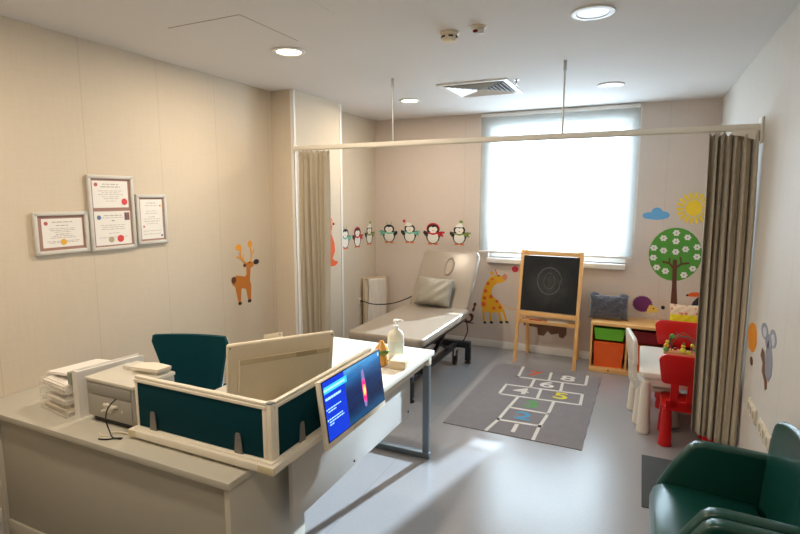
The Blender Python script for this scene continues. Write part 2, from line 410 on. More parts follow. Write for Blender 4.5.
curtain('cubicle_curtain', 'taupe curtain gathered at the left end of the rail beside the white wall strip', -2.80, -2.485, -2.79, -2.50, RY, RZ-.035, .22, 6, .026, 3)
curtain('cubicle_curtain', 'long taupe curtain bunched at the right wall behind the green armchair', .352, .612, .372, .622, RY, RZ-.035, .20, 6, .040, 5, -.17)

# ---------------------------------------------------------------- wall stickers
SC = dict(gy=(240,178,40), pk=(214,140,110), br=(98,58,40), br2=(120,82,58), bk=(24,22,26), mg=(206,30,70), cr=(226,206,180), dr=(196,120,44), ye=(240,164,50), fx=(232,96,36),
  fl=(240,140,90), gn=(82,156,56), wh=(238,236,228), pu=(116,44,110), cy=(236,204,96), bl=(104,172,222), sy=(242,208,44), nv=(40,42,66), kg=(146,148,158), kw=(196,196,202),
  or2=(236,150,34), red=(196,30,44), teal=(110,190,170), grn=(128,148,70), grc=(80,150,100), foot=(232,120,70))
SC['or'] = (232,100,36)
def scm(k): return M('sticker_'+k, SC[k], .45, noise=.03)
WALLS = dict(far=((1, 0), YF, 0), left=((0, 1), XL, pi/2), col=((0, 1), XC, pi/2), right=((0, 1), XR, -pi/2))
def sticker(name, label, wall, shapes, group='children wall stickers', cat='wall sticker', merge=('spots', 'puff', 'ray', 'flower_centres')):
    us, vs = [], []
    for s in shapes:
        if s[2] == 'e': us.append(s[3][0]); vs.append(s[3][1])
        else: us += [p[0] for p in s[3]]; vs += [p[1] for p in s[3]]
    cu, cv = (min(us)+max(us))/2, (min(vs)+max(vs))/2
    _, val, rz = WALLS[wall]
    loc = (cu, val, cv) if wall == 'far' else ((val, cu, cv) if wall != 'right' else (val, -cu, cv))
    r = E(name, label, cat, loc, (0, 0, rz), group)
    order = {}; groups = []
    for s in shapes:
        if s[0] in merge and s[0] in order: groups[order[s[0]]].append(s)
        else: order[s[0]] = len(groups); groups.append([s])
    for k, gs in enumerate(groups):
        b = B(); y0 = -.0004 - k*.00022
        for j, s in enumerate(gs):
            th = .0008; yy = y0 - .00004*j
            if s[2] == 'p': b.prism([(p[0]-cu, yy, p[1]-cv) for p in s[3]], (0, -th, 0))
            elif s[2] == 'e' and s[0] in ('flower', 'spines'):
                c = s[3]; nn, am, mm_ = (6, .13, 36) if s[0] == 'flower' else (23, .07, 92)
                b.prism([(c[0]-cu+c[2]*(1+am*cos(nn*a*2*pi/mm_))*cos(a*2*pi/mm_), yy, c[1]-cv+c[3]*(1+am*cos(nn*a*2*pi/mm_))*sin(a*2*pi/mm_)) for a in range(mm_)], (0, -th, 0))
            elif s[2] == 'e':
                c = s[3]; b.prism([(c[0]-cu+c[2]*cos(a*pi/14), yy, c[1]-cv+c[3]*sin(a*pi/14)) for a in range(28)], (0, -th, 0))
            else:
                w_ = s[4]/2
                for p, q in zip(s[3], s[3][1:]):
                    d = Vector((q[0]-p[0], q[1]-p[1])); n = Vector((-d.y, d.x)).normalized()*w_; e = d.normalized()*w_*.4
                    P = [(p[0]+n.x-e.x, p[1]+n.y-e.y), (q[0]+n.x+e.x, q[1]+n.y+e.y), (q[0]-n.x+e.x, q[1]-n.y+e.y), (p[0]-n.x-e.x, p[1]-n.y-e.y)]
                    b.prism([(x-cu, yy, z-cv) for x, z in P], (0, -th, 0))
        b.build(gs[0][0], scm(gs[0][1]), r, False)
    return r
STK = {'balloon': [('disc', 'mg', 'e', (-1.279, 0.948, 0.038, 0.036))],
 'bear': [('body', 'br2', 'p',
           [(-1.162, 0.35), (-0.949, 0.364), (-0.684, 0.352), (-0.687, 0.246), (-0.717, 0.198), (-0.762, 0.21), (-0.771, 0.251), (-0.85, 0.228), (-0.892, 0.265),
            (-0.93, 0.204), (-0.998, 0.211), (-1.006, 0.295), (-1.161, 0.307)])],
 'cloud': [('puff', 'bl', 'e', (0.065, 1.581, 0.06, 0.035)), ('puff', 'bl', 'e', (0.137, 1.614, 0.052, 0.05)), ('puff', 'bl', 'e', (0.203, 1.588, 0.05, 0.036)),
           ('puff', 'bl', 'e', (0.133, 1.569, 0.1, 0.029))],
 'deer': [('body', 'dr', 'p',
           [(3.301, 1.093), (3.322, 1.109), (3.433, 1.085), (3.451, 1.106), (3.45, 1.19), (3.507, 1.183), (3.49, 1.044), (3.507, 0.996), (3.473, 0.969), (3.365, 0.992),
            (3.315, 1.005), (3.271, 1.04)]),
          ('head', 'dr', 'e', (3.498, 1.181, 0.051, 0.029)), ('ear', 'br', 'e', (3.431, 1.182, 0.02, 0.016)), ('nose', 'bk', 'e', (3.58, 1.197, 0.037, 0.023)),
          ('eye', 'bk', 'e', (3.495, 1.198, 0.01, 0.006)), ('leg', 'dr', 'p', [(3.302, 1.028), (3.382, 1.001), (3.366, 0.872), (3.337, 0.874)]),
          ('leg', 'dr', 'p', [(3.432, 0.993), (3.505, 0.993), (3.493, 0.866), (3.459, 0.869)]), ('hoof', 'bk', 'e', (3.355, 0.862, 0.022, 0.013)),
          ('hoof', 'bk', 'e', (3.475, 0.863, 0.024, 0.015)), ('antler', 'ye', 'e', (3.362, 1.344, 0.034, 0.024)),
          ('antler', 'ye', 'l', [(3.39, 1.334), (3.378, 1.278), (3.41, 1.224), (3.45, 1.197)], 0.014), ('antler', 'ye', 'l', [(3.341, 1.267), (3.385, 1.248)], 0.012),
          ('antler', 'ye', 'l', [(3.424, 1.273), (3.404, 1.232)], 0.01), ('antler', 'ye', 'e', (3.505, 1.361, 0.028, 0.03)),
          ('antler', 'ye', 'l', [(3.508, 1.346), (3.521, 1.278), (3.509, 1.205)], 0.014), ('antler', 'ye', 'l', [(3.554, 1.312), (3.53, 1.27)], 0.01),
          ('tail', 'br', 'e', (3.289, 1.073, 0.028, 0.029))],
 'fox': [('body', 'fx', 'p',
          [(4.364, 1.546), (4.4, 1.561), (4.448, 1.556), (4.464, 1.503), (4.447, 1.437), (4.412, 1.406), (4.443, 1.384), (4.489, 1.301), (4.499, 1.219), (4.451, 1.143),
           (4.491, 1.118), (4.546, 1.105), (4.54, 1.085), (4.494, 1.063), (4.371, 1.069), (4.276, 1.09), (4.233, 1.18), (4.25, 1.307), (4.299, 1.394), (4.336, 1.444)]),
         ('snout', 'fl', 'p', [(4.411, 1.531), (4.46, 1.532), (4.478, 1.489), (4.434, 1.478)]), ('nose', 'bk', 'e', (4.478, 1.495, 0.02, 0.012)),
         ('collar', 'fl', 'p', [(4.388, 1.414), (4.441, 1.424), (4.448, 1.4), (4.401, 1.387)]),
         ('ear', 'fl', 'p', [(4.364, 1.559), (4.425, 1.568), (4.455, 1.543), (4.399, 1.537)])],
 'giraffe': [('body', 'gy', 'p',
              [(-1.483, 0.772), (-1.53, 0.729), (-1.545, 0.672), (-1.536, 0.616), (-1.486, 0.58), (-1.421, 0.522), (-1.396, 0.468), (-1.411, 0.434), (-1.531, 0.415),
               (-1.637, 0.421), (-1.671, 0.491), (-1.665, 0.59), (-1.648, 0.688), (-1.612, 0.771), (-1.565, 0.839), (-1.509, 0.866), (-1.443, 0.775)]),
             ('head', 'gy', 'e', (-1.461, 0.822, 0.071, 0.044)), ('muzzle', 'pk', 'e', (-1.395, 0.85, 0.028, 0.038)),
             ('ear', 'gy', 'p', [(-1.577, 0.889), (-1.551, 0.916), (-1.526, 0.886), (-1.544, 0.856)]), ('horn', 'or', 'l', [(-1.511, 0.934), (-1.486, 0.872)], 0.012),
             ('leg', 'gy', 'l', [(-1.645, 0.436), (-1.623, 0.291)], 0.026), ('leg', 'gy', 'l', [(-1.563, 0.428), (-1.544, 0.299)], 0.026),
             ('leg', 'gy', 'l', [(-1.454, 0.446), (-1.424, 0.32)], 0.026), ('leg', 'gy', 'l', [(-1.412, 0.474), (-1.359, 0.327)], 0.026),
             ('hoof', 'bk', 'e', (-1.618, 0.288, 0.019, 0.014)), ('hoof', 'bk', 'e', (-1.539, 0.297, 0.021, 0.015)), ('hoof', 'bk', 'e', (-1.422, 0.312, 0.021, 0.015)),
             ('hoof', 'bk', 'e', (-1.355, 0.321, 0.02, 0.013)), ('tail', 'gy', 'l', [(-1.408, 0.523), (-1.341, 0.486), (-1.262, 0.48)], 0.008),
             ('spot', 'or', 'e', (-1.591, 0.76, 0.02, 0.019)), ('spot', 'or', 'e', (-1.618, 0.67, 0.023, 0.022)), ('spot', 'or', 'e', (-1.629, 0.584, 0.023, 0.022)),
             ('spot', 'or', 'e', (-1.639, 0.51, 0.028, 0.028)), ('spot', 'or', 'e', (-1.551, 0.607, 0.023, 0.023)), ('spot', 'or', 'e', (-1.478, 0.557, 0.019, 0.019)),
             ('spot', 'or', 'e', (-1.441, 0.488, 0.019, 0.019)), ('spot', 'or', 'e', (-1.513, 0.473, 0.019, 0.019)),
             ('spot', 'or', 'e', (-1.537, 0.817, 0.013, 0.012)), ('eye', 'br', 'e', (-1.468, 0.861, 0.016, 0.008))],
 'hedgehog': [('spines', 'pu', 'e', (0.058, 0.664, 0.092, 0.084)),
              ('face', 'cy', 'p', [(0.102, 0.599), (0.125, 0.66), (0.155, 0.657), (0.205, 0.624), (0.204, 0.592), (0.156, 0.584), (0.113, 0.564)]),
              ('nose', 'bk', 'e', (0.251, 0.642, 0.019, 0.02)), ('eye', 'bk', 'e', (0.164, 0.624, 0.007, 0.008))],
 'koala': [('ear', 'kg', 'e', (-3.265, 1.06, 0.083, 0.042)), ('ear', 'kg', 'e', (-3.075, 1.065, 0.073, 0.046)), ('inner_ear', 'kw', 'e', (-3.263, 1.055, 0.047, 0.026)),
           ('inner_ear', 'kw', 'e', (-3.073, 1.06, 0.042, 0.029)),
           ('body', 'kg', 'p', [(-3.195, 0.975), (-3.155, 1.0), (-3.067, 1.003), (-3.038, 0.951), (-3.028, 0.886), (-3.073, 0.841), (-3.148, 0.84), (-3.19, 0.905)]),
           ('head', 'kg', 'e', (-3.154, 1.025, 0.077, 0.043)), ('nose', 'bk', 'e', (-3.155, 1.014, 0.017, 0.02)),
           ('branch', 'br2', 'p',
            [(-3.283, 0.965), (-3.224, 0.953), (-3.167, 0.855), (-3.107, 0.833), (-3.092, 0.798), (-3.132, 0.776), (-3.162, 0.814), (-3.242, 0.846), (-3.236, 0.891),
             (-3.302, 0.916)])],
 'lion': [('mane', 'or2', 'p',
           [(-3.598, 1.033), (-3.521, 1.039), (-3.451, 1.005), (-3.436, 0.94), (-3.479, 0.885), (-3.549, 0.865), (-3.643, 0.868), (-3.71, 0.95), (-3.669, 1.009)]),
          ('tail', 'br', 'e', (-3.526, 0.817, 0.043, 0.025))],
 'squirrel': [('branch', 'br', 'p', [(-1.908, 0.294), (-1.851, 0.275), (-1.756, 0.271), (-1.759, 0.259), (-1.851, 0.258), (-1.908, 0.276)]),
              ('body', 'br', 'p', [(-1.894, 0.295), (-1.86, 0.354), (-1.783, 0.385), (-1.757, 0.36), (-1.767, 0.304), (-1.795, 0.274), (-1.858, 0.274)]),
              ('belly', 'cr', 'e', (-1.821, 0.324, 0.028, 0.036)),
              ('tail', 'br', 'p',
               [(-1.78, 0.406), (-1.758, 0.408), (-1.742, 0.435), (-1.743, 0.465), (-1.724, 0.496), (-1.73, 0.518), (-1.755, 0.518), (-1.764, 0.497), (-1.762, 0.463),
                (-1.777, 0.441)])],
 'sun': [('disc', 'sy', 'e', (0.459, 1.661, 0.075, 0.08))],
 'toucan': [('beak', 'or', 'p', [(0.463, 0.779), (0.471, 0.803), (0.496, 0.82), (0.555, 0.827), (0.576, 0.803), (0.564, 0.78), (0.499, 0.777)]),
            ('beak_tip', 'bk', 'p', [(0.447, 0.788), (0.462, 0.802), (0.47, 0.799), (0.469, 0.778), (0.45, 0.779)]),
            ('body', 'nv', 'p',
             [(0.477, 0.653), (0.505, 0.69), (0.512, 0.722), (0.546, 0.766), (0.57, 0.788), (0.61, 0.768), (0.627, 0.709), (0.618, 0.662), (0.573, 0.658),
              (0.514, 0.653)])],
 'tree': [('crown', 'gn', 'e', (0.324, 1.195, 0.238, 0.27)),
          ('trunk', 'br', 'p', [(0.309, 1.133), (0.348, 1.135), (0.36, 0.881), (0.382, 0.644), (0.316, 0.644), (0.318, 0.878)]),
          ('branch', 'br', 'l', [(0.331, 1.041), (0.28, 1.105), (0.22, 1.115)], 0.02), ('branch', 'br', 'l', [(0.335, 1.054), (0.385, 1.102), (0.454, 1.114)], 0.02),
          ('branch', 'br', 'l', [(0.28, 1.097), (0.281, 1.158)], 0.014), ('branch', 'br', 'l', [(0.388, 1.103), (0.374, 1.168)], 0.014),
          ('branch', 'br', 'e', (0.328, 1.126, 0.021, 0.021)), ('flower', 'wh', 'e', (0.324, 1.412, 0.03, 0.029)), ('flower', 'wh', 'e', (0.212, 1.356, 0.031, 0.029)),
          ('flower', 'wh', 'e', (0.426, 1.371, 0.029, 0.028)), ('flower', 'wh', 'e', (0.325, 1.328, 0.03, 0.029)), ('flower', 'wh', 'e', (0.13, 1.254, 0.032, 0.029)),
          ('flower', 'wh', 'e', (0.22, 1.231, 0.031, 0.029)), ('flower', 'wh', 'e', (0.415, 1.252, 0.03, 0.029)), ('flower', 'wh', 'e', (0.514, 1.277, 0.029, 0.029)),
          ('flower', 'wh', 'e', (0.329, 1.222, 0.03, 0.029)), ('flower', 'wh', 'e', (0.131, 1.154, 0.032, 0.029)), ('flower', 'wh', 'e', (0.518, 1.181, 0.03, 0.029)),
          ('flower', 'wh', 'e', (0.168, 1.055, 0.031, 0.029)), ('flower', 'wh', 'e', (0.249, 1.022, 0.031, 0.03)), ('flower', 'wh', 'e', (0.49, 1.061, 0.029, 0.028)),
          ('flower', 'wh', 'e', (0.416, 0.992, 0.03, 0.03))]}

# ---- stickers placed on the walls
G_F = 'animal stickers on the window wall'
sticker('giraffe_sticker', 'yellow giraffe sticker with orange spots on the wall under the window', 'far', STK['giraffe'])
sticker('balloon_sticker', 'small round crimson sticker on the wall beside the easel top', 'far', STK['balloon'])
sticker('bear_sticker', 'brown bear sticker low on the wall behind the easel legs', 'far', STK['bear'])
sticker('squirrel_sticker', 'small dark brown curly tailed animal sticker beside the couch backrest foot', 'far', STK['squirrel'])
sticker('deer_sticker', 'orange brown deer sticker with yellow antlers on the long left wall', 'left', STK['deer'])
sticker('fox_sticker', 'bright orange standing animal sticker half hidden by the left curtain', 'col', STK['fox'])
sticker('tree_sticker', 'round green tree sticker with white flowers and brown trunk', 'far', STK['tree']+[('flower_centres', 'kg', 'e', (t[3][0], t[3][1], .007, .007)) for t in STK['tree'] if t[0] == 'flower'])
sticker('hedgehog_sticker', 'purple spiky hedgehog sticker with yellow face above the toy bench', 'far', STK['hedgehog'])
sticker('cloud_sticker', 'light blue cloud sticker right of the window', 'far', STK['cloud'])
sun = list(STK['sun']); cu, cv = sun[0][3][0], sun[0][3][1]
for k in range(18):
    a = k*2*pi/18 + .08; p, q = .090, .150
    sun.append(('ray', 'sy', 'p', [(cu+p*cos(a-.14), cv+p*sin(a-.14)), (cu+q*cos(a-.09), cv+q*sin(a-.09)), (cu+q*1.05*cos(a), cv+q*1.05*sin(a)), (cu+q*cos(a+.09), cv+q*sin(a+.09)), (cu+p*cos(a+.14), cv+p*sin(a+.14))]))
sticker('sun_sticker', 'yellow sun sticker with rays high beside the right curtain', 'far', sun)
sticker('toucan_sticker', 'toucan sticker with orange beak and dark body beside the tree trunk', 'far', STK['toucan'])
sticker('koala_sticker', 'grey koala on brown branch sticker on the right wall', 'right', STK['koala'])
sticker('lion_sticker', 'orange sticker on the right wall showing at the curtain edge', 'right', STK['lion'])

def penguin(u, v, wall, label, scarf, side, hat, tilt=0, k=1.0):
    c = cos(tilt); s_ = sin(tilt)
    def P(x, z): x *= k; z *= k; return (u+x*c-z*s_, v+x*s_+z*c)
    def el(part, col, x, z, rx, rz):
        return (part, col, 'p', [P(x+rx*cos(a*pi/12), z+rz*sin(a*pi/12)) for a in range(24)])
    sh = []
    for sx in (-1, 1): sh.append(el('foot', 'foot', sx*.035, -.118, .030, .012))
    if hat == 'hood': sh += [el('hood', scarf, 0, .055, .082, .068)]
    sh += [('flipper', 'bk', 'p', [P(-.07, .02), P(-.115, .035), P(-.122, .005), P(-.095, -.03), P(-.075, -.03)])]
    sh += [('flipper', 'bk', 'p', [P(.07, .02), P(.112, .03), P(.118, .0), P(.092, -.03), P(.075, -.03)])]
    sh += [el('body', 'bk', 0, -.025, .085, .093), el('head', 'bk', 0, .052, .072, .055)]
    sh += [el('belly', 'wh', 0, -.042, .066, .068), el('face', 'wh', -.022, .048, .030, .030), el('face', 'wh', .022, .048, .030, .030)]
    sh += [('beak', 'foot', 'p', [P(-.012, .040), P(.012, .040), P(0, .026)])]
    sh += [('scarf', scarf, 'p', [P(-.07, .018), P(0, .004), P(.07, .018), P(.072, .002), P(0, -.016), P(-.072, .002)])]
    x = side
    sh += [('scarf', scarf, 'p', [P(x*.06, .012), P(x*.14, .030), P(x*.145, .008), P(x*.075, -.006)]), ('scarf', scarf, 'p', [P(x*.06, .004), P(x*.13, -.016), P(x*.12, -.036), P(x*.06, -.012)])]
    if hat == 'pompom':
        sh += [('hat', 'wh', 'p', [P(-.06, .085), P(-.045, .115), P(.01, .12), P(.035, .098), P(0, .08)]), ('hat', 'grn', 'p', [P(-.045, .112), P(-.03, .135), P(.0, .118)]), el('pompom', 'red', -.075, .145, .018, .020)]
    if hat == 'cone':
        sh += [('hat', 'wh', 'p', [P(-.05, .085), P(.05, .085), P(.045, .107), P(-.045, .107)]), ('hat', 'or', 'p', [P(-.035, .107), P(.04, .107), P(.03, .138), P(.0, .135)]), el('pompom', 'grn', .02, .150, .024, .018)]
    if hat == 'muffs':
        sh += [('hat', 'grn', 'l', [P(-.03, .11), P(-.035, .14)], .006), ('hat', 'grn', 'l', [P(.03, .11), P(.035, .14)], .006)]
    sticker('penguin_sticker', label, wall, sh, 'row of penguin stickers', 'wall sticker', merge=('scarf', 'hat'))
penguin(-2.885, 1.315, 'far', 'penguin sticker with a green scarf to its left, first right of the room corner', 'teal', -1, 'muffs')
penguin(-2.600, 1.325, 'far', 'penguin sticker with a red pompom hat, second right of the room corner', 'teal', 1, 'pompom')
penguin(-2.290, 1.325, 'far', 'penguin sticker in a red hood and red scarf above the couch', 'red', 1, 'hood', 0, 1.06)
penguin(-1.955, 1.325, 'far', 'penguin sticker with an orange and green hat, nearest the window', 'grn', 1, 'cone')
penguin(5.110, 1.295, 'left', 'penguin sticker cut by the white wall strip, leftmost of the penguin row', 'teal', 1, 'muffs')
penguin(5.390, 1.290, 'left', 'narrow looking penguin sticker with red hood on the left wall', 'red', 1, 'hood')
penguin(5.690, 1.300, 'left', 'penguin sticker with a tall hat on the left wall beside the corner', 'grn', 1, 'cone')

# ---- certificates on the left wall
m_frame = M('certificate_frame_silver', (206, 203, 196), .35, metal=0, noise=.02)
m_mat = M('dusty_mauve_mount', (160, 124, 112), .7); m_paper = M('certificate_paper', (234, 231, 226), .7, noise=.02)
m_ink = M('grey_ink', (176, 168, 158), .8); m_ink2 = M('red_ink', (190, 90, 84), .8)
def certificate(y0, y1, z0, z1, label, content):
    r = E('framed_certificate', label, 'framed certificate', (XL, (y0+y1)/2, (z0+z1)/2), (0, 0, pi/2), 'framed certificates on the left wall')
    w2, h2 = (y1-y0)/2, (z1-z0)/2; t = .023
    B().b2(-w2+.01, w2-.01, -.012, 0, -h2+.01, h2-.01).build('backing', m_mat, r, False)
    b = B()
    b.box((-w2+t/2, -.014, 0), (t, .022, 2*h2), .007); b.box((w2-t/2, -.014, 0), (t, .022, 2*h2), .007)
    b.box((0, -.014, h2-t/2), (2*w2-t, .022, t), .007); b.box((0, -.014, -h2+t/2), (2*w2-t, .022, t), .007)
    b.build('frame', m_frame, r)
    b = B()
    for sx in (-1, 1):
        for sz in (-1, 1): b.cyl((sx*(w2-.013), -.0245, sz*(h2-.013)), (sx*(w2-.013), -.027, sz*(h2-.013)), .008)
    b.build('corner_screws', m_alu, r)
    for (px0, px1, pz0, pz1, lines, seals) in content:
        pr = B().b2(px0, px1, -.0132, -.012, pz0, pz1).build('paper', m_paper, r, False)
        b = B(); pc = (px0+px1)/2; pw = px1-px0; ph = pz1-pz0
        for k, (f, wd, th) in enumerate(lines):
            n = max(2, int(wd*9)); z = pz0+ph*f; x = pc-pw*wd/2
            rnd = random.Random(k+int(pw*1000))
            while x < pc+pw*wd/2:
                l = rnd.uniform(.012, .035); b.b2(x, min(x+l, pc+pw*wd/2), -.0136, -.0132, z, z+th); x += l+.006
        b.build('printed_lines', m_ink, pr, False)
        for (fx, fz, rad, col, nm) in seals:
            B().cyl((px0+pw*fx, -.0132, pz0+ph*fz), (px0+pw*fx, -.0140, pz0+ph*fz), rad, n=24).cyl((px0+pw*fx, -.0132, pz0+ph*fz), (px0+pw*fx, -.0143, pz0+ph*fz), rad*.72, n=24).build(nm, col, pr, False)
m_gold = M('gold_seal', (226, 176, 50), .5); m_redseal = M('red_seal', (214, 64, 62), .5); m_grseal = M('grey_seal', (176, 166, 140), .5); m_blseal = M('blue_emblem', (84, 112, 150), .6); m_rdemb = M('red_emblem', (186, 96, 92), .6)
L_ = [(.86, .5, .005), (.74, .32, .005), (.64, .66, .003), (.58, .6, .003), (.52, .4, .003), (.44, .36, .004), (.38, .5, .003), (.32, .62, .003), (.2, .8, .003), (.15, .7, .003)]
certificate(1.742, 2.058, 1.438, 1.683, 'landscape framed certificate with a yellow seal, leftmost and lowest of three', [(-.112, .122, -.083, .083, L_, [(.10, .84, .011, m_rdemb, 'emblem'), (.5, .17, .018, m_gold, 'gold_seal')])])
L2 = [(.86, .45, .005), (.76, .55, .006), (.62, .7, .003), (.55, .5, .003), (.48, .7, .003), (.40, .5, .003), (.33, .4, .003), (.24, .3, .003)]
L3 = [(.86, .5, .005), (.80, .62, .003), (.70, .08, .008), (.58, .7, .003), (.52, .6, .003), (.46, .66, .003), (.34, .3, .003), (.22, .8, .003)]
certificate(2.070, 2.385, 1.432, 1.903, 'tall framed pair of certificates with red seals, centre and tallest of three', [(-.124, .118, .032, .200, L2, [(.10, .86, .012, m_rdemb, 'emblem'), (.88, .22, .021, m_redseal, 'red_seal')]), (-.124, .124, -.204, .010, L3, [(.12, .82, .014, m_blseal, 'emblem'), (.42, .16, .019, m_grseal, 'grey_seal'), (.68, .17, .023, m_redseal, 'red_seal')])])
pc = [o for o in bpy.data.objects if o.name.startswith('framed_certificate')][-1]
B().b2(.082, .118, -.0138, -.013, -.050, .000).build('portrait_photo', M('portrait_print', (120, 84, 84), .6, noise=.5, scale=60), pc, False)
certificate(2.398, 2.640, 1.446, 1.785, 'small portrait framed document with plain grey lines, rightmost of three', [(-.088, .088, -.135, .135, [(.9, .4, .004), (.84, .6, .003), (.7, .5, .003), (.64, .6, .003), (.55, .3, .004), (.5, .75, .003), (.44, .7, .004), (.38, .5, .003), (.2, .8, .003), (.12, .8, .003)], [(.9, .84, .008, m_gold, 'gold_seal'), (.12, .32, .007, m_rdemb, 'emblem'), (.92, .07, .008, m_blseal, 'stamp')])])

# ---- reception cabinet
m_cab = M('warm_grey_laminate', (188, 185, 173), .5, noise=.015); m_cab2 = M('cabinet_panel_laminate', (170, 168, 155), .55, noise=.015)
m_desk = M('white_laminate', (228, 222, 208), .3, noise=.01)
m_teal = M('dark_teal_fabric', (0, 54, 64), .9, noise=.12, scale=300, bump=.4, bscale=900, spec=.15)
cb = E('low_cabinet', 'long pale grey low cabinet with a framed front panel in the near left corner', 'cabinet', (-2.13, 1.62, 0))
def rel(o): return o.location
ox, oy = -2.13, 1.62
B().b2(-3.075-ox, -1.355-ox, 1.375-oy, 1.86-oy, .665, .695, .002).build('cabinet_top', m_cab, cb)
B().b2(-2.93-ox, -1.37-ox, 1.415-oy, 1.85-oy, .09, .664, .001).build('body', m_cab2, cb)
B().b2(-1.39-ox, -1.362-ox, 1.385-oy, 1.855-oy, 0, .664, .001).build('side_panel', m_cab, cb)
B().b2(-2.94-ox, -2.912-ox, 1.385-oy, 1.855-oy, 0, .664, .001).build('side_panel', m_cab, cb)
B().b2(-2.91-ox, -1.392-ox, 1.405-oy, 1.414-oy, .10, .655, .001).build('front_panel', m_cab2, cb)
B().b2(-2.91-ox, -1.392-ox, 1.395-oy, 1.415-oy, .02, .098, .001).build('plinth', m_cab, cb)

# ---- reception desk
dk = E('reception_desk', 'white topped reception desk with steel loop leg standing behind the low cabinet', 'desk', (-1.63, 2.32, 0))
ox, oy = -1.63, 2.32
DX0, DX1, DY0, DY1 = -2.03, -1.220, 1.47, 3.17
B().b2(DX0-ox, DX1-ox, DY0-oy, DY1-oy, .709, .74, .0025).build('desktop', m_desk, dk)
m_leg = M('steel_grey_powder', (112, 120, 126), .35, metal=.4)
B().b2(DX1-ox-.075, DX1-ox+.0008, DY0-oy-.0008, DY0-oy+.01, .7095, .7395, .001).build('edge_cap', M('edge_band_tan', (208, 198, 164), .5), dk)
B().b2(DX0-ox-.0008, DX0-ox+.05, DY0-oy-.0008, DY0-oy+.01, .7095, .7395, .001).build('edge_cap', MATS['edge_band_tan'], dk)
lg = B()
for x in (-1.243, -2.0): lg.b2(x-.022-ox, x+.022-ox, 3.070-oy, 3.110-oy, .04, .66, .003)
lg.b2(-2.028-ox, -1.215-ox, 3.070-oy, 3.110-oy, 0, .04, .003)
lg.build('leg_frame', m_leg, dk)
lg = B()
for x in (-1.243, -2.0): lg.b2(x-.023-ox, x+.023-ox, 3.065-oy, 3.115-oy, .66, .709, .003)
lg.b2(-1.97-ox, -1.286-ox, 3.070-oy, 3.110-oy, .672, .709, .002)
lg.build('leg_socket', m_desk, dk)
B().b2(-1.27-ox, -1.25-ox, 1.9-oy, 3.065-oy, .655, .709).b2(-2.0-ox, -1.98-ox, 1.9-oy, 3.065-oy, .655, .709).build('under_frame', m_desk, dk)
B().b2(-1.312-ox, -1.292-ox, 1.68-oy, 2.925-oy, .370, .700, .001).build('modesty_panel', M('modesty_white', (206, 204, 200), .35, noise=.01), dk)
b = B()
for y in (2.2, 2.89): b.cyl((-1.291-ox, y-oy, .40), (-1.286-ox, y-oy, .40), .006)
b.build('panel_screws', m_black, dk)
# desk screens
sc_ = E('desk_screen', 'low dark teal fabric desk screen with white frame wrapping the desk corner', 'desk screen', (-1.262, 1.517, .74))
m_sf = M('screen_frame_white', (232, 226, 210), .3, noise=.01)
B().b2(-.735, -.03, -.009, .009, .008, .214, .001).build('near_panel', m_teal, sc_)
B().b2(-.009, .009, .03, .80, .008, .214, .001).build('side_panel', m_teal, sc_)
b = B(); b.b2(-.75, -.012, -.015, .015, .212, .226, .003).b2(-.75, -.012, -.011, .011, .226, .240, .004); b.b2(-.75, -.735, -.012, .012, .012, .212, .002); b.b2(-.032, -.012, -.012, .012, .006, .212, .002)
b.build('near_frame', m_sf, sc_)
b = B(); b.b2(-.015, .015, .012, .815, .212, .226, .003).b2(-.011, .011, .012, .815, .226, .240, .004); b.b2(-.012, .012, .80, .815, .012, .212, .002); b.b2(-.012, .012, .012, .032, .006, .212, .002)
b.build('side_frame', m_sf, sc_)
B().b2(-.011, .011, -.011, .011, .006, .236, .002).build('corner_post', m_sf, sc_); B().b2(-.013, .013, -.013, .013, .236, .241, .002).build('corner_cap', m_leg, sc_)
m_brk = M('grey_bracket', (128, 126, 122), .45, metal=.3)
def bracket(x, y, rz):
    b = B(); b.prism([(-.022, -.014, -.0), (.022, -.014, -.0), (.013, -.014, .085), (.009, -.014, .092), (-.009, -.014, .092), (-.013, -.014, .085)], (0, -.004, 0)).cyl((0, -.018, .065), (0, -.0205, .065), .005)
    b.b2(-.022, .022, -.018, -.0, -.0, .004)
    b.build('clamp_bracket', m_brk, sc_, True, (x, y, .0), (0, 0, rz))
bracket(-.64, 0, 0); bracket(-.155, 0, 0); bracket(0, .18, pi/2); bracket(0, .60, pi/2)
st = B(); st.b2(-.75, .022, -.030, .020, 0, .006, .001); st.b2(-.02, .022, .020, .80, 0, .006, .001); st.build('base_strip', m_sf, sc_)

# ---- display hung on the outside of the side screen
tilt = math.atan2(.040, .297)
dp = E('visitor_display', 'white framed display showing a blue slide, hung outside the desk screen facing visitors', 'monitor', (-1.178, 2.034, .84), (0, 0, pi/2))
# local: x = along +Y, -y = outward (+x world); tilt so the top leans toward the desk
def tl_(o): o.rotation_euler = (-tilt, 0, 0); return o
m_bez = M('display_bezel', (236, 228, 210), .35, noise=.01)
bz = B(); W2, H2 = .276, .152
bz.b2(-W2, W2, 0, .024, -H2, H2, .006); tl_(bz.build('housing', m_bez, dp))
def lay(name, col, pts, y, e, parent, rough=.2):
    m = MATS.get('disp_'+name+str(col)) or M('disp_'+name+str(col), col, rough, emit=e, noise=.02)
    return B().prism([(x, -y, z) for x, z in pts], (0, -.0003, 0)).build(name, m, parent, False)
def rc(x0, x1, z0, z1): return [(x0, z0), (x1, z0), (x1, z1), (x0, z1)]
scr = tl_(B().b2(-W2+.011, W2-.006, -.0012, 0, -H2+.030, H2-.006).build('screen', M('screen_black', (6, 8, 14), .12), dp, False))
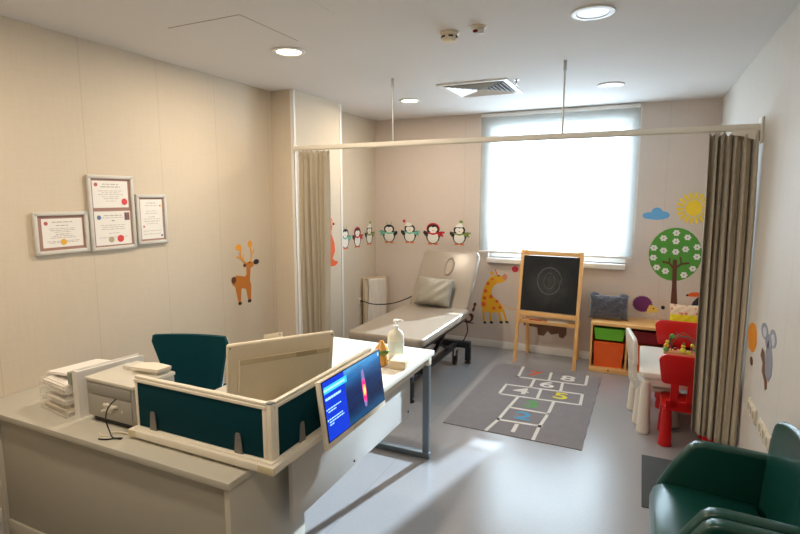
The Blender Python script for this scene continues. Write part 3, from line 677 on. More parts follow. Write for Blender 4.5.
# slide background: procedural blue gradient with soft rays, an emissive screen picture
m_sl = bpy.data.materials.new('slide_picture'); m_sl.use_nodes = True; N = m_sl.node_tree.nodes; L = m_sl.node_tree.links
pb = N['Principled BSDF']; pb.inputs['Base Color'].default_value = (.01, .01, .02, 1); pb.inputs['Roughness'].default_value = .15
tc = N.new('ShaderNodeTexCoord'); sx = N.new('ShaderNodeSeparateXYZ'); L.new(tc.outputs['Object'], sx.inputs[0])
mr = N.new('ShaderNodeMapRange'); mr.inputs[1].default_value = -.12; mr.inputs[2].default_value = .145; L.new(sx.outputs[2], mr.inputs[0])
cr = N.new('ShaderNodeValToRGB'); el = cr.color_ramp.elements; el[0].color = s2l((14, 70, 110)); el[1].color = s2l((70, 150, 205))
e1 = el.new(.25); e1.color = s2l((10, 34, 66)); e2 = el.new(.6); e2.color = s2l((16, 44, 84)); e3 = el.new(.85); e3.color = s2l((34, 96, 150)); L.new(mr.outputs[0], cr.inputs[0])
mp = N.new('ShaderNodeMapping'); mp.inputs['Scale'].default_value = (3, 1, 14); mp.inputs['Rotation'].default_value = (0, R(25), 0); L.new(tc.outputs['Object'], mp.inputs[0])
nz = N.new('ShaderNodeTexNoise'); nz.inputs['Scale'].default_value = 2.2; nz.inputs['Detail'].default_value = 4; L.new(mp.outputs[0], nz.inputs[0])
mm = N.new('ShaderNodeMix'); mm.data_type = 'RGBA'; mm.blend_type = 'OVERLAY'; mm.inputs[0].default_value = .6; L.new(cr.outputs[0], mm.inputs[6]); L.new(nz.outputs[0], mm.inputs[7])
L.new(mm.outputs[2], pb.inputs['Emission Color']); pb.inputs['Emission Strength'].default_value = .9
B().prism([(x, -.0013, z) for x, z in rc(-.085, W2-.010, -H2+.034, H2-.010)], (0, -.0003, 0)).build('slide_image', m_sl, scr, False)
lay('slide_column', (8, 48, 176), rc(-W2+.018, -.085, -H2+.034, H2-.010), .0013, .9, scr)
lay('title_bar', (50, 170, 230), rc(-W2+.022, -.065, .088, .118), .0017, 1.0, scr)
b = B()
rnd = random.Random(4)
def words(b, x, x1, z, h, a, c):
    while x < x1:
        l = min(rnd.uniform(a, c), x1-x); b.b2(x, x+l, -.0024, -.0017, z, z+h); x += l+.0035
words(b, -.255, -.085, .098, .010, .010, .024); words(b, -.250, -.125, .058, .011, .012, .03)
words(b, -.240, -.135, .016, .005, .008, .02); words(b, -.240, -.175, .004, .005, .008, .02)
words(b, -.240, -.130, -.030, .005, .008, .02); words(b, -.240, -.120, -.042, .005, .008, .02); words(b, -.240, -.205, -.054, .005, .008, .02)
for z in (.018, -.028): b.cyl((-.249, -.0017, z), (-.249, -.0024, z), .004)
b.build('slide_text', M('slide_text_light', (150, 200, 245), .3, emit=.9, noise=0), scr, False)
# glowing capsule on the slide
def cap(name, col, sc0, z0, z1, y, e): return lay(name, col, [(.078+sc0*math.copysign(abs(cos(a*pi/16))**.6, cos(a*pi/16))*.016, (z0+z1)/2+math.copysign(abs(sin(a*pi/16))**.8, sin(a*pi/16))*(z1-z0)/2) for a in range(32)], y, e, scr)
cap('capsule_glow', (120, 110, 170), 1.0, -.085, .100, .0018, .7); cap('capsule_red', (226, 40, 110), 1.0, -.060, .052, .0022, 1.1); cap('capsule_orange', (250, 150, 70), .75, -.030, .025, .0026, 1.2); cap('capsule_core', (255, 224, 110), .45, -.018, .010, .0030, 1.2)
lay('corner_mark', (190, 215, 235), [(W2-.03, H2-.03), (W2-.02, H2-.034), (W2-.016, H2-.018), (W2-.028, H2-.016)], .0018, .7, scr)
tl_(B().b2(-.05, .05, -.003, .0, -H2+.008, -H2+.020, .001).build('speaker_bar', M('bezel_pale', (206, 190, 160), .5), dp))
tl_(B().b2(-.05, .05, .024, .034, -.05, .09, .003).build('mount_plate', m_brk, dp))
B().b2(-.03, .03, .028, .068, .03, .06, .004).b2(-.03, .03, .060, .068, .03, .125, .002).build('hanging_bracket', m_brk, dp)

# ---- computer monitor seen from behind
mo = E('computer_monitor', 'large cream computer monitor seen from behind, leaning back on the desk', 'monitor', (-1.57, 1.985, .74), (0, 0, math.atan2(.43, .31)))
W2, H2 = .265, .163
def ml(o): o.location = (0, -.0, .195); o.rotation_euler = (R(11), 0, 0); return o
# local: -y faces the viewer side (back of monitor), top leans toward -y
ml(B().box((0, 0, 0), (2*W2, .026, 2*H2), .011, seg=3).build('screen_shell', m_cream, mo))
ml(B().box((.012, -.020, -.038), (2*W2-.075, .024, 2*H2-.085), .008, seg=3).build('rear_housing', M('cream_plastic_rear', (216, 204, 178), .5), mo))
ml(B().b2(-W2+.055, W2-.03, -.0335, -.0318, .062, .088).build('vent_strip', M('vent_strip_tan', (196, 180, 148), .6), mo))
ml(B().b2(.06, .165, -.0345, -.0334, .064, .088).build('badge_recess', M('badge_recess_tan', (168, 152, 120), .6), mo))
b = B()
for sx in (-1, 1): b.cyl((sx*(W2-.014), -.0125, H2-.016), (sx*(W2-.014), -.0155, H2-.016), .004)
ml(b.build('screws', m_brk, mo))
ml(B().b2(-W2+.012, W2-.012, .0125, .0145, -H2+.03, H2-.012).build('display_glass', M('monitor_glass', (12, 14, 18), .1), mo))
B().box((0, -.03, .006), (.24, .20, .012), .005).build('stand_foot', m_cream, mo)
B().prism([(-.05, -.045, .01), (.05, -.045, .01), (.045, -.040, .055), (-.045, -.040, .055)], (0, -.012, 0)).build('stand_neck', m_cream, mo)
tag(B().tube([(0, 0, .004), (.06, .03, .03), (.10, .0, .05), (.13, .05, .01), (.16, .11, .004)], .0035, smooth=2).tube([(.01, .02, .004), (.05, .05, .045), (.12, .03, .03), (.15, .08, .004)], .0035, smooth=2).build('monitor_cable', m_black, None, True, (-1.52, 2.50, .74)), 'black cable looping on the desk just behind the cream monitor', 'cable')
# small cream panel behind the monitor
ph = E('document_holder', 'small slanted cream panel whose corner peeks up behind the cream monitor', 'document holder', (-1.955, 2.40, .74), (0, 0, R(12)))
B().box((0, .02, .006), (.11, .10, .012), .004).build('base', m_cream, ph)
B().prism([(-.065, 0, .012), (.055, 0, .012), (.055, 0, .232), (-.065, 0, .205)], (0, .010, 0)).bev(.003, 2).build('panel', m_cream, ph)
B().cyl((.043, -.001, .220), (.043, -.003, .220), .004).build('screw', m_brk, ph)

# ---- teal desk chair
ch = E('desk_chair', 'teal upholstered desk chair behind the desk screen, only its backrest showing', 'chair', (-2.40, 2.38, 0), (0, 0, R(19)))
m_tealc = M('teal_chair_fabric', (0, 62, 72), .85, noise=.1, scale=200, bump=.3, bscale=700, spec=.2)
def chair_back(b, w0, w1, z0, z1, y0, th):
    n = 14; m = 12; g = {}
    for s_ in (0, 1):
        for i in range(n+1):
            for j in range(m+1):
                u, v = i/n*2-1, j/m; rr = .022
                hw_ = (w0+(w1-w0)*v**1.3)/2
                zt = z1-z0; z = z0+v*zt
                # rounded top corners
                if v > .93: hw_ -= rr*(1-math.sqrt(max(0, 1-((v-.93)/.07)**2)))
                y = y0 + (0 if s_ == 0 else th)*(1 if abs(u) < .98 and 0 < j < m else .6) - .05*v + .03*u*u*-1
                g[s_, i, j] = b.bm.verts.new((u*hw_, y, z))
    for i in range(n):
        for j in range(m):
            for s_ in (0, 1): b.bm.faces.new((g[s_,i,j], g[s_,i+1,j], g[s_,i+1,j+1], g[s_,i,j+1]))
    for j in range(m):
        for i in (0, n): b.bm.faces.new((g[0,i,j], g[1,i,j], g[1,i,j+1], g[0,i,j+1]))
    for i in range(n):
        for j in (0, m): b.bm.faces.new((g[0,i,j], g[0,i+1,j], g[1,i+1,j], g[1,i,j]))
b = B(); chair_back(b, .27, .47, .52, .985, -.245, .045); b.build('backrest', m_tealc, ch)
b = B(); chair_back(b, .255, .45, .53, .97, -.192, .012); b.build('backrest_shell_edge', m_sf, ch)
B().box((0, .02, .46), (.47, .46, .08), .03, seg=4).build('seat', m_tealc, ch)
B().tube([(0, -.20, .60), (0, -.23, .50), (0, -.18, .41), (0, .0, .40)], .018, 8, 2).build('back_bracket', m_black, ch)
B().cyl((0, 0, .09), (0, 0, .42), .025).cyl((0, 0, .08), (0, 0, .13), .04).build('gas_lift', m_black, ch)
for k in range(5):
    a = k*2*pi/5+.3; l = B().cyl((0.03*cos(a), .03*sin(a), .10), (.28*cos(a), .28*sin(a), .068), .020, .013, 10).build('base_arm', m_black, ch)
    B().cyl((.28*cos(a)-.018*sin(a), .28*sin(a)+.018*cos(a), .028), (.28*cos(a)+.018*sin(a), .28*sin(a)-.018*cos(a), .028), .028).cyl((.28*cos(a), .28*sin(a), .028), (.28*cos(a), .28*sin(a), .07), .008).build('castor', m_black, l)

# ---- things on the cabinet: trays, folders, printer
m_clear = bpy.data.materials.new('clear_acrylic'); m_clear.use_nodes = True
N = m_clear.node_tree.nodes; L = m_clear.node_tree.links; pb = N['Principled BSDF']; pb.inputs['Base Color'].default_value = (.86, .84, .78, 1); pb.inputs['Roughness'].default_value = .08
tp = N.new('ShaderNodeBsdfTransparent'); mx = N.new('ShaderNodeMixShader'); mx.inputs[0].default_value = .15; L.new(tp.outputs[0], mx.inputs[1]); L.new(pb.outputs[0], mx.inputs[2]); L.new(mx.outputs[0], N['Material Output'].inputs[0])
m_sheet = M('white_paper', (236, 232, 226), .7, noise=.02); m_sheet2 = M('cream_paper', (224, 216, 200), .7)
tr = E('letter_tray', 'clear stacked plastic letter tray filled with papers beside the wall', 'letter tray', (-2.60, 1.66, .695), (0, 0, R(-8)))
for k, z in enumerate((0, .060, .118)):
    b = B(); b.b2(-.13, .13, -.16, .16, z, z+.003); b.b2(-.13, -.127, -.16, .16, z, z+.042); b.b2(.127, .13, -.16, .16, z, z+.042); b.b2(-.13, .13, .157, .16, z, z+.042); b.b2(-.13, .13, -.160, -.157, z, z+.022)
    for sx in (-.128, .128):
        for sy in (-.14, .14): 
            if k < 2: b.b2(sx-.004, sx+.004, sy-.01, sy+.01, z+.038, z+.060)
    b.build('tray', m_clear, tr, False)
def papers(name, label, loc, n, w, d, th, seed, mats, group=None):
    r = E(name, label, 'papers', loc, (0, 0, R(-8)), group); rnd = random.Random(seed); z = 0
    for k in range(n):
        t = th/n; B().box((0, 0, z+t/2), (w, d, t*.96), 0, rot=None).build('sheaf', mats[k % len(mats)], r, False, (rnd.uniform(-.006, .006), rnd.uniform(-.01, .01), 0), (0, 0, rnd.uniform(-.04, .04))); z += t
    return r
papers('paper_stack', 'thick stack of white papers in the top tray of the clear organiser', (-2.60, 1.66, .695+.1215), 6, .22, .29, .036, 2, [m_sheet])
papers('paper_stack', 'thin cream papers in the middle tray of the clear organiser', (-2.60, 1.66, .695+.0635), 2, .21, .29, .012, 3, [m_sheet2, m_sheet])
papers('paper_stack', 'tan papers in the bottom tray of the clear organiser', (-2.60, 1.66, .695+.0035), 3, .21, .29, .024, 5, [m_sheet2])
bi = E('ring_binder', 'white ring binder standing upright between letter tray and printer', 'binder', (-2.430, 1.68, .695), (0, 0, R(-9)))
b = B(); b.b2(-.026, -.022, -.16, .17, 0, .235); b.b2(.022, .026, -.16, .17, 0, .235); b.b2(-.026, .026, -.163, -.159, 0, .235); b.build('cover', m_white, bi, False)
B().b2(-.018, .018, -.150, .165, .004, .225).build('pages', m_sheet, bi, False)
fl = E('file_folder', 'flat white folder lying slanted on top of the papers in the clear tray', 'folder', (-2.66, 1.70, .852), (R(0), R(-7), R(-8)))
B().b2(-.10, .12, -.14, .12, .014, .018).build('cover', m_white, fl, False); B().b2(-.095, .115, -.135, .115, .018, .024).build('sheets', m_sheet, fl, False)
tb = tag(B().prism([(-.0125, -.02, 0), (.0125, -.02, 0), (.0125, .02, 0), (-.0125, .02, 0)], (0, 0, .062)).build('note_pad', M('greenish_pad', (150, 156, 138), .7), None, False, (-2.500, 1.54, .8529+.001), (0, 0, R(-6))), 'small grey green pad standing against the white binder', 'note pad')
m_prt = M('printer_silver', (168, 166, 158), .4, metal=.2, noise=.03); m_prt2 = M('printer_light', (206, 202, 190), .45)
pr = E('printer', 'silver grey box printer on the cabinet beside the teal desk screen', 'printer', (-2.208, 1.69, .695))
B().b2(-.165, .165, -.17, .06, .030, .205, .006).build('body', m_prt, pr)
B().b2(-.168, .168, -.175, .065, .203, .222, .005).build('lid', m_prt2, pr)
B().b2(-.150, .150, -.150, .05, 0, .030).build('base', m_black, pr, False)
B().b2(-.150, .150, -.1745, -.170, .150, .198, .002).build('upper_panel', M('printer_panel', (150, 149, 142), .4), pr)
B().b2(-.150, .150, -.1745, -.170, .045, .140, .002).build('front_panel', m_prt, pr)
b = B(); rnd = random.Random(2)
for k in range(12): b.cyl((rnd.uniform(-.06, .06), -.1745, .09+rnd.uniform(-.025, .02)), (rnd.uniform(-.06, .06), -.1755, .09+rnd.uniform(-.025, .02)), rnd.uniform(.003, .008), n=10)
b.cyl((.085, -.1745, .088), (.085, -.176, .088), .007)
b.build('front_emblem', m_prt2, pr)
B().prism([(-.10, -.02, .222), (.14, -.02, .222), (.14, .06, .222), (-.10, .06, .222)], (0, .0, .018)).build('paper_feed_cover', m_prt2, pr, False)
tag(B().prism([(-.09, -.04, 0), (.07, -.05, 0), (.09, .02, .0), (-.02, .05, 0), (-.09, .03, 0)], (0, 0, .014)).build('paper_pile', m_sheet2, None, False, (-2.13, 1.70, .9355), (0, 0, .2)), 'loose cream papers lying on top of the printer', 'papers')
tag(B().tube([(0, 0, .17), (-.02, -.03, .14), (-.035, -.035, .08), (-.02, -.03, .03), (.01, -.04, .006), (.03, -.035, .006), (.055, -.03, .005)], .003, 8, 2).tube([(-.04, -.07, .004), (.00, -.06, .004), (.02, -.035, .005), (.05, -.02, .004)], .003, 8, 2).build('power_cable', m_black, None, True, (-2.10, 1.475, .6955)), 'black printer cable drooping beside the end of the teal screen', 'cable')
tag(B().tube([(0, 0, .004), (.05, .03, .004), (.10, .02, .012), (.15, .05, .004)], .0035, 8, 2).tube([(-.03, -.02, .003), (.01, -.035, .003), (.03, -.02, .003)], .003, 8, 2).build('white_cable', m_cream, None, True, (-2.16, 1.465, .695)), 'short pale cable lying on the cabinet in front of the printer', 'cable')

# ---- pump bottle, ornament, box on the far desk corner
pbt = E('pump_bottle', 'white pump soap bottle on the far corner of the reception desk', 'pump bottle', (-1.375, 2.885, .74), (0, 0, R(35)))
m_bot = M('milky_plastic', (232, 230, 214), .3, noise=.01)
o = B().lathe([(.047, 0), (.052, .006), (.053, .14), (.051, .160), (.040, .183), (.018, .198), (.015, .205)]).build('bottle', m_bot, pbt); 
for v_ in o.data.vertices: v_.co.y *= .72
B().cyl((0, 0, .204), (0, 0, .222), .016).cyl((0, 0, .222), (0, 0, .250), .005).build('collar', m_white, pbt)
B().lathe([(.004, .246), (.017, .248), (.018, .256), (.010, .262)]).tube([(0, 0, .254), (.03, 0, .256), (.045, 0, .248)], .0055).build('pump_head', m_white, pbt)
o = B().lathe([(.0535, .05), (.0537, .125)]).build('label_band', M('bottle_label', (212, 220, 214), .4), pbt)
for v_ in o.data.vertices: v_.co.y *= .72
og = E('pear_ornament', 'amber pear shaped ornament with a green band beside the pump bottle', 'ornament', (-1.400, 2.735, .74))
m_amb = M('amber_ceramic', (206, 150, 70), .25, noise=.12, scale=20)
B().lathe([(.028, 0), (.036, .01), (.036, .055), (.029, .066)]).build('stand', m_amb, og)
B().lathe([(.029, .066), (.044, .080), (.046, .096), (.037, .114), (.022, .134), (.015, .150), (.009, .158)]).build('bulb', m_amb, og)
B().lathe([(.040, .074), (.0475, .088), (.0455, .102), (.041, .105), (.043, .092)]).build('leaf_band', M('leaf_green', (96, 120, 30), .4, noise=.3), og)
bx = E('tissue_block', 'small square tan box on the desk edge in front of the pump bottle', 'box', (-1.288, 2.760, .74), (0, 0, R(8)))
B().box((0, 0, .026), (.10, .12, .05), .003).build('body', M('kraft_cream', (216, 196, 162), .6, noise=.05), bx)
B().box((0, 0, .0515), (.096, .116, .003), .001).build('lid', M('kraft_light', (228, 210, 178), .6), bx)
gd = tag(B().lathe([(.030, 0), (.045, .004), (.050, .016), (.048, .016), (.042, .006), (.001, .005)]).build('glass_dish', m_clear, None, True, (-1.295, 2.62, .74)), 'shallow clear glass dish on the desk edge by the tan box', 'dish')
# ---- examination couch
m_couch = M('taupe_leatherette', (148, 136, 122), .31, noise=.04, scale=40, bump=.12, bscale=260)
ec = E('examination_couch', 'taupe padded examination couch with raised backrest and black lifting frame', 'examination couch', (-1.905, 4.5, 0))
ox, oy = -1.905, 4.5
def pad(w, l, t, rnd_):
    """flat pad with rounded plan corners lying in xy, y from 0 to l"""
    pts = []
    for cx_, cy_, a0 in ((w/2-rnd_, rnd_, -90), (w/2-rnd_, l-rnd_, 0), (-w/2+rnd_, l-rnd_, 90), (-w/2+rnd_, rnd_, 180)):
        for k in range(7): a = R(a0+k*15); pts.append((cx_+rnd_*cos(a), cy_+rnd_*sin(a), 0))
    return B().prism(pts, (0, 0, t)).bev(min(.024, t*.4), 4, 40)
pad(.715, 1.30, .075, .06).build('seat_pad', m_couch, ec, True, (0, 3.74-oy, .545))
ba = math.atan2(.585, .46)
bk = pad(.655, .745, .075, .07).build('backrest_pad', m_couch, ec, True, (0, 5.055-oy, .548), (ba, 0, 0))
ring = [(+.02+.043*cos(a*pi/12), .53+.105*sin(a*pi/12)*(1.0), .078) for a in range(25)]
B().tube(ring, .012, 8).build('face_hole_rim', m_couch, bk)
B().prism([(.02+(p[0]-.02)*.9, .53+(p[1]-.53)*.93, .074) for p in ring[:-1]], (0, 0, .004)).build('face_hole_plug', M('taupe_plug', (160, 147, 132), .45), bk)
B().b2(-.32, .32, 3.80-oy, 5.02-oy, .505, .545, .003).build('seat_underframe', m_dkgrey, ec)
B().b2(-.30, .30, .03, .70, -.022, .0, .003).build('back_underframe', m_dkgrey, bk)
b = B()
for sx in (-1, 1): b.b2(sx*.155-.025, sx*.155+.025, 3.93-oy, 5.19-oy, .16, .21, .004)
b.build('base_rails', m_dkgrey, ec)
for y, hw__ in ((3.93, .17), (5.17, .30)):
    B().b2(-hw__-.025, hw__+.025, y-.03-oy, y+.03-oy, .165, .235, .005).build('cross_beam', m_dkgrey, ec)
    for sx in (-1, 1):
        l = B().b2(sx*hw__-.028, sx*hw__+.028, y-.028-oy, y+.028-oy, .03, .175, .004).build('leg', m_dkgrey, ec)
        B().cyl((sx*hw__, y-oy, 0), (sx*hw__, y-oy, .012), .036).cyl((sx*hw__, y-oy, .012), (sx*hw__, y-oy, .035), .012).build('levelling_foot', m_black, l)
for sx in (-1, 1):
    B().prism([(sx*.20-.015, 4.10-oy, .20), (sx*.20-.015, 4.16-oy, .20), (sx*.20-.015, 4.93-oy, .51), (sx*.20-.015, 4.87-oy, .51)], (.03, 0, 0)).build('lift_arm', m_dkgrey, ec, False)
    B().prism([(sx*.16-.015, 4.98-oy, .20), (sx*.16-.015, 4.92-oy, .20), (sx*.16-.015, 4.16-oy, .51), (sx*.16-.015, 4.22-oy, .51)], (.03, 0, 0)).build('lift_arm', m_dkgrey, ec, False)
    wv = B().cyl((sx*.19-.014, 5.06-oy, .048), (sx*.19+.014, 5.06-oy, .048), .048).build('castor', m_black, ec)
    B().b2(sx*.19-.022, sx*.19-.016, 5.04-oy, 5.08-oy, .048, .165).b2(sx*.19+.016, sx*.19+.022, 5.04-oy, 5.08-oy, .048, .165).build('fork', m_dkgrey, wv, False)
B().cyl((0, 4.35-oy, .22), (0, 4.75-oy, .50), .028).cyl((0, 4.32-oy, .20), (0, 4.58-oy, .38), .040).build('motor', m_black, ec)
B().tube([(.31, 5.02-oy, .52), (.335, 5.05-oy, .40), (.29, 5.10-oy, .30), (.24, 5.14-oy, .22)], .006, 8, 2).build('release_cable', m_black, ec)
B().tube([(-.17, 5.30-oy, .78), (-.18, 5.28-oy, .72)], .012).tube([(0.20, 5.08-oy, .50), (.20, 5.36-oy, .80)], .014).tube([(-.20, 5.08-oy, .50), (-.20, 5.36-oy, .80)], .014).build('gas_strut', m_alu, ec)

cu_ = tag(pillow('couch_cushion', M('silver_grey_satin', (146, 141, 128), .40, noise=.04, bump=.1, bscale=60), .39, .32, .12, None, (-1.945, 5.030, .775), (R(-33), R(3), R(6)), wr=.008), 'shiny grey square cushion leaning on the couch backrest', 'cushion')
# wall socket and couch cable
def socket(name, label, wall, pos, w_, h_, n, mat):
    _, val, rz = WALLS[wall]; u, z = pos
    loc = (u, val, z) if wall == 'far' else (val, u, z)
    r = E(name, label, 'wall socket', loc, (0, 0, rz))
    B().box((0, -.005, 0), (w_, .010, h_), .003).build('cover_plate', mat, r)
    for k in range(n):
        x = (k-(n-1)/2)*w_/n
        q = B().box((x, -.0105, 0), (w_/n*.82, .004, h_*.8), .002).build('outlet', m_cream, r)
        B().cyl((x, -.0126, .0), (x, -.0130, .0), h_*.27, n=20).build('outlet_well', M('socket_well', (170, 160, 140), .5), q)
    return r
m_sock = M('socket_white', (222, 214, 194), .35)
socket('wall_socket', 'small white wall socket behind the couch with a black cable plugged in', 'left', (5.43, .50), .075, .075, 1, m_sock)
tag(B().tube([(XL+.014, 5.43, .50), (XL+.07, 5.43, .498), (-2.84, 5.33, .495), (-2.55, 5.24, .545), (-2.32, 5.22, .64), (-2.24, 5.27, .70)], .0065, 8, 3).build('couch_cable', m_black), 'black cable running from the wall socket to the couch', 'cable')
socket('wall_socket', 'wide cream triple socket plate on the right wall, nearer the curtain', 'right', (3.36, .575), .21, .085, 3, m_sock)
socket('wall_socket', 'wide cream triple socket plate on the right wall, nearer the green armchair', 'right', (3.03, .575), .26, .085, 3, m_sock)

# ---- folded board with white cloth leaning in the corner
fb = E('folded_playboard', 'beige framed panel draped with white cloth leaning in the room corner', 'folded panel', (-2.955, 5.62, 0), (0, 0, R(62)))
m_beige = M('beige_panel', (196, 172, 142), .6)
b = B(); b.b2(-.19, -.165, -.012, .012, .02, .78, .003).b2(.165, .19, -.012, .012, .02, .78, .003).b2(-.165, .165, -.012, .012, .755, .78, .003).b2(-.165, .165, -.012, .012, .02, .05, .003)
b.build('frame', m_beige, fb); B().b2(-.165, .165, -.004, .006, .05, .755).build('panel', M('beige_panel_face', (214, 200, 176), .7), fb, False)
b = B(); n = 16; g = []
for j in range(23):
    row = []
    for i in range(n+1):
        u = i/n; t = j/22
        row.append(b.bm.verts.new((-.13+.27*u+.01*sin(6*t), -.022-.006*sin(11*u+4*t)-.004*sin(23*u-6*t), .765-.62*t)))
    g.append(row)
for j in range(22):
    for i in range(n): b.bm.faces.new((g[j][i], g[j][i+1], g[j+1][i+1], g[j+1][i]))
o = b.build('draped_cloth', M('white_cloth', (222, 214, 202), .8, bump=.2, bscale=90), fb); o.modifiers.new('thickness', 'SOLIDIFY').thickness = .004

# ---- hopscotch rug
rg = E('hopscotch_rug', 'grey hopscotch play rug with white grid and coloured numbers', 'rug', (-.79, 4.47, 0), (0, 0, R(-.6)))
m_rug = M('grey_rug', (122, 118, 122), .95, noise=.10, scale=14, bump=.6, bscale=500, sheen=.2)
b = B(); nx, ny = 24, 40; g = []
for j in range(ny+1):
    row = []
    for i in range(nx+1):
        x = -.53+1.04*i/nx; y = -.82+1.64*j/ny
        if i == 0: x += .006*sin(j*1.4)
        if i == nx: x += .004*sin(j*1.1)
        z = .005 + (.0025*(1+sin(j*1.4)) if i == 0 else 0)
        row.append(b.bm.verts.new((x, y, z)))
    g.append(row)
for j in range(ny):
    for i in range(nx): b.bm.faces.new((g[j][i], g[j][i+1], g[j+1][i+1], g[j+1][i]))
edge = [g[0][i] for i in range(nx+1)]+[g[j][nx] for j in range(1, ny+1)]+[g[ny][i] for i in range(nx-1, -1, -1)]+[g[j][0] for j in range(ny-1, 0, -1)]
low = [b.bm.verts.new((v_.co.x, v_.co.y, 0)) for v_ in edge]
for k in range(len(edge)): b.bm.faces.new((edge[k], edge[(k+1) % len(edge)], low[(k+1) % len(edge)], low[k]))
b.build('pile', m_rug, rg)
tape = B()
def seg(x0, y0, x1, y1, wd=.026):
    d = Vector((x1-x0, y1-y0)); n_ = Vector((-d.y, d.x)).normalized()*wd/2; e_ = d.normalized()*wd/2
    P = [(x0+n_.x-e_.x, y0+n_.y-e_.y), (x1+n_.x+e_.x, y1+n_.y+e_.y), (x1-n_.x+e_.x, y1-n_.y+e_.y), (x0-n_.x-e_.x, y0-n_.y-e_.y)]
    tape.prism([(x+.79, y-4.47, .0052) for x, y in P], (0, 0, .0006))
for a in ((-.975, 3.665, -.94, 3.90), (-.62, 3.665, -.62, 3.90), (-.94, 3.89, -.61, 3.915), (-.94, 3.90, -.925, 4.17), (-.62, 3.90, -.60, 4.17), (-.925, 4.17, -.60, 4.175), (-.925, 4.17, -.905, 4.43), (-.60, 4.17, -.60, 4.45),
          (-1.077, 4.43, -.385, 4.48), (-1.077, 4.43, -1.075, 4.69), (-.385, 4.48, -.395, 4.74), (-1.075, 4.69, -.395, 4.74), (-.745, 4.46, -.755, 4.70),
          (-.855, 4.71, -.862, 4.95), (-.585, 4.73, -.60, 4.97), (-1.02, 4.945, -.395, 4.985), (-1.02, 4.945, -1.04, 5.265), (-.395, 4.985, -.405, 5.265), (-.73, 4.97, -.745, 5.20)): seg(*a)
tape.build('white_grid', M('rug_print_white', (214, 210, 204), .9, noise=.08, scale=60), rg, False)
NUM = [('1', -.785, 3.785, (214, 210, 204)), ('2', -.775, 4.035, (86, 156, 200)), ('3', -.765, 4.305, (92, 160, 92)), ('4', -.91, 4.58, (214, 210, 204)), ('5', -.565, 4.61, (218, 206, 60)), ('6', -.725, 4.84, (214, 210, 204)), ('7', -.895, 5.10, (206, 96, 60)), ('8', -.57, 5.10, (214, 210, 204))]
for ch_, x, y, c in NUM:
    text_mesh('printed_number', ch_, .21, M('rug_number_%d%d%d' % c, c, .9, noise=.08), rg, (x+.79, y-4.47, .0058), (0, 0, 0), .0005, 1.35 if ch_ != '1' else 1.1)

# ---- chalkboard easel
m_pine = wood_mat('pine_wood', (222, 168, 102), (238, 190, 124), 2)
m_pineh = wood_mat('pine_wood_across', (222, 168, 102), (238, 190, 124), 0)
es = E('chalkboard_easel', 'pine childrens easel with a smudged blackboard standing under the window', 'easel', (-.845, 5.50, 0), (0, 0, R(-3.5)))
hp = 5.64-5.50; top = 1.205; fy = -.10
def leanpt(z, y0, y1): return y0+(y1-y0)*z/top
def legb(x, y0, y1, w_=.035, t=.022):
    b = B(); b.prism([(x-w_/2, y0-t/2, 0), (x+w_/2, y0-t/2, 0), (x+w_/2, y0+t/2, 0), (x-w_/2, y0+t/2, 0)], (0, y1-y0, top)).bev(.003, 2); return b
for x in (-.308, .308): legb(x, fy, hp-.035).build('front_leg', m_pine, es)
for x in (-.268, .268): legb(x*1.02, .30, hp+.0).build('rear_leg', m_pine, es)
fa = math.atan2((hp-.035)-fy, top)
def onf(z): return fy+((hp-.035)-fy)*z/top
def fpiece(x0, x1, z0, z1, y0, y1, name, mat, bevel=.002):
    zc = (z0+z1)/2; b = B().b2(x0, x1, y0, y1, -(z1-z0)/2, (z1-z0)/2, bevel); return b.build(name, mat, es, True, (0, onf(zc), zc), (-fa, 0, 0))
fpiece(-.29, .29, top-.055, top-.010, -.016, .006, 'top_rail', m_pineh); fpiece(-.29, .29, .505, .555, -.016, .006, 'bottom_rail', m_pineh)
# blackboard with chalk smudges
m_bb = bpy.data.materials.new('blackboard'); m_bb.use_nodes = True; N = m_bb.node_tree.nodes; L = m_bb.node_tree.links; pb = N['Principled BSDF']; pb.inputs['Roughness'].default_value = .75
tc = N.new('ShaderNodeTexCoord'); nz = N.new('ShaderNodeTexNoise'); nz.inputs['Scale'].default_value = 5; nz.inputs['Detail'].default_value = 7; nz.inputs['Distortion'].default_value = 1.5; L.new(tc.outputs['Object'], nz.inputs[0])
ln = N.new('ShaderNodeVectorMath'); ln.operation = 'LENGTH'; L.new(tc.outputs['Object'], ln.inputs[0])
wv = N.new('ShaderNodeMapRange'); wv.inputs[1].default_value = .34; wv.inputs[2].default_value = .0; wv.inputs[3].default_value = 0; wv.inputs[4].default_value = 1; L.new(ln.outputs['Value'], wv.inputs[0])
ml_ = N.new('ShaderNodeMath'); ml_.operation = 'MULTIPLY'; L.new(nz.outputs[0], ml_.inputs[0]); L.new(wv.outputs[0], ml_.inputs[1])
cr = N.new('ShaderNodeValToRGB'); cr.color_ramp.elements[0].color = s2l((22, 24, 25)); cr.color_ramp.elements[1].color = s2l((84, 84, 84)); cr.color_ramp.elements[0].position = .12; cr.color_ramp.elements[1].position = .9
L.new(ml_.outputs[0], cr.inputs[0]); L.new(cr.outputs[0], pb.inputs['Base Color'])
bd = fpiece(-.29, .29, .557, top-.057, -.006, .004, 'blackboard', m_bb, 0)
m_chalk = M('chalk_line', (118, 120, 118), .95, noise=.2, scale=90)
b = B()
for rr, rz_, ph_ in ((.125, .145, 0), (.118, .138, .5), (.055, .085, 1.1)):
    pts = [(-.005+rr*cos(a*pi/16+ph_)*(1+.03*sin(3*a*pi/16)), -.0064, .035+rz_*sin(a*pi/16+ph_)) for a in range(31)]
    b.tube(pts, .0016, 6)
b.build('chalk_drawing', m_chalk, bd)
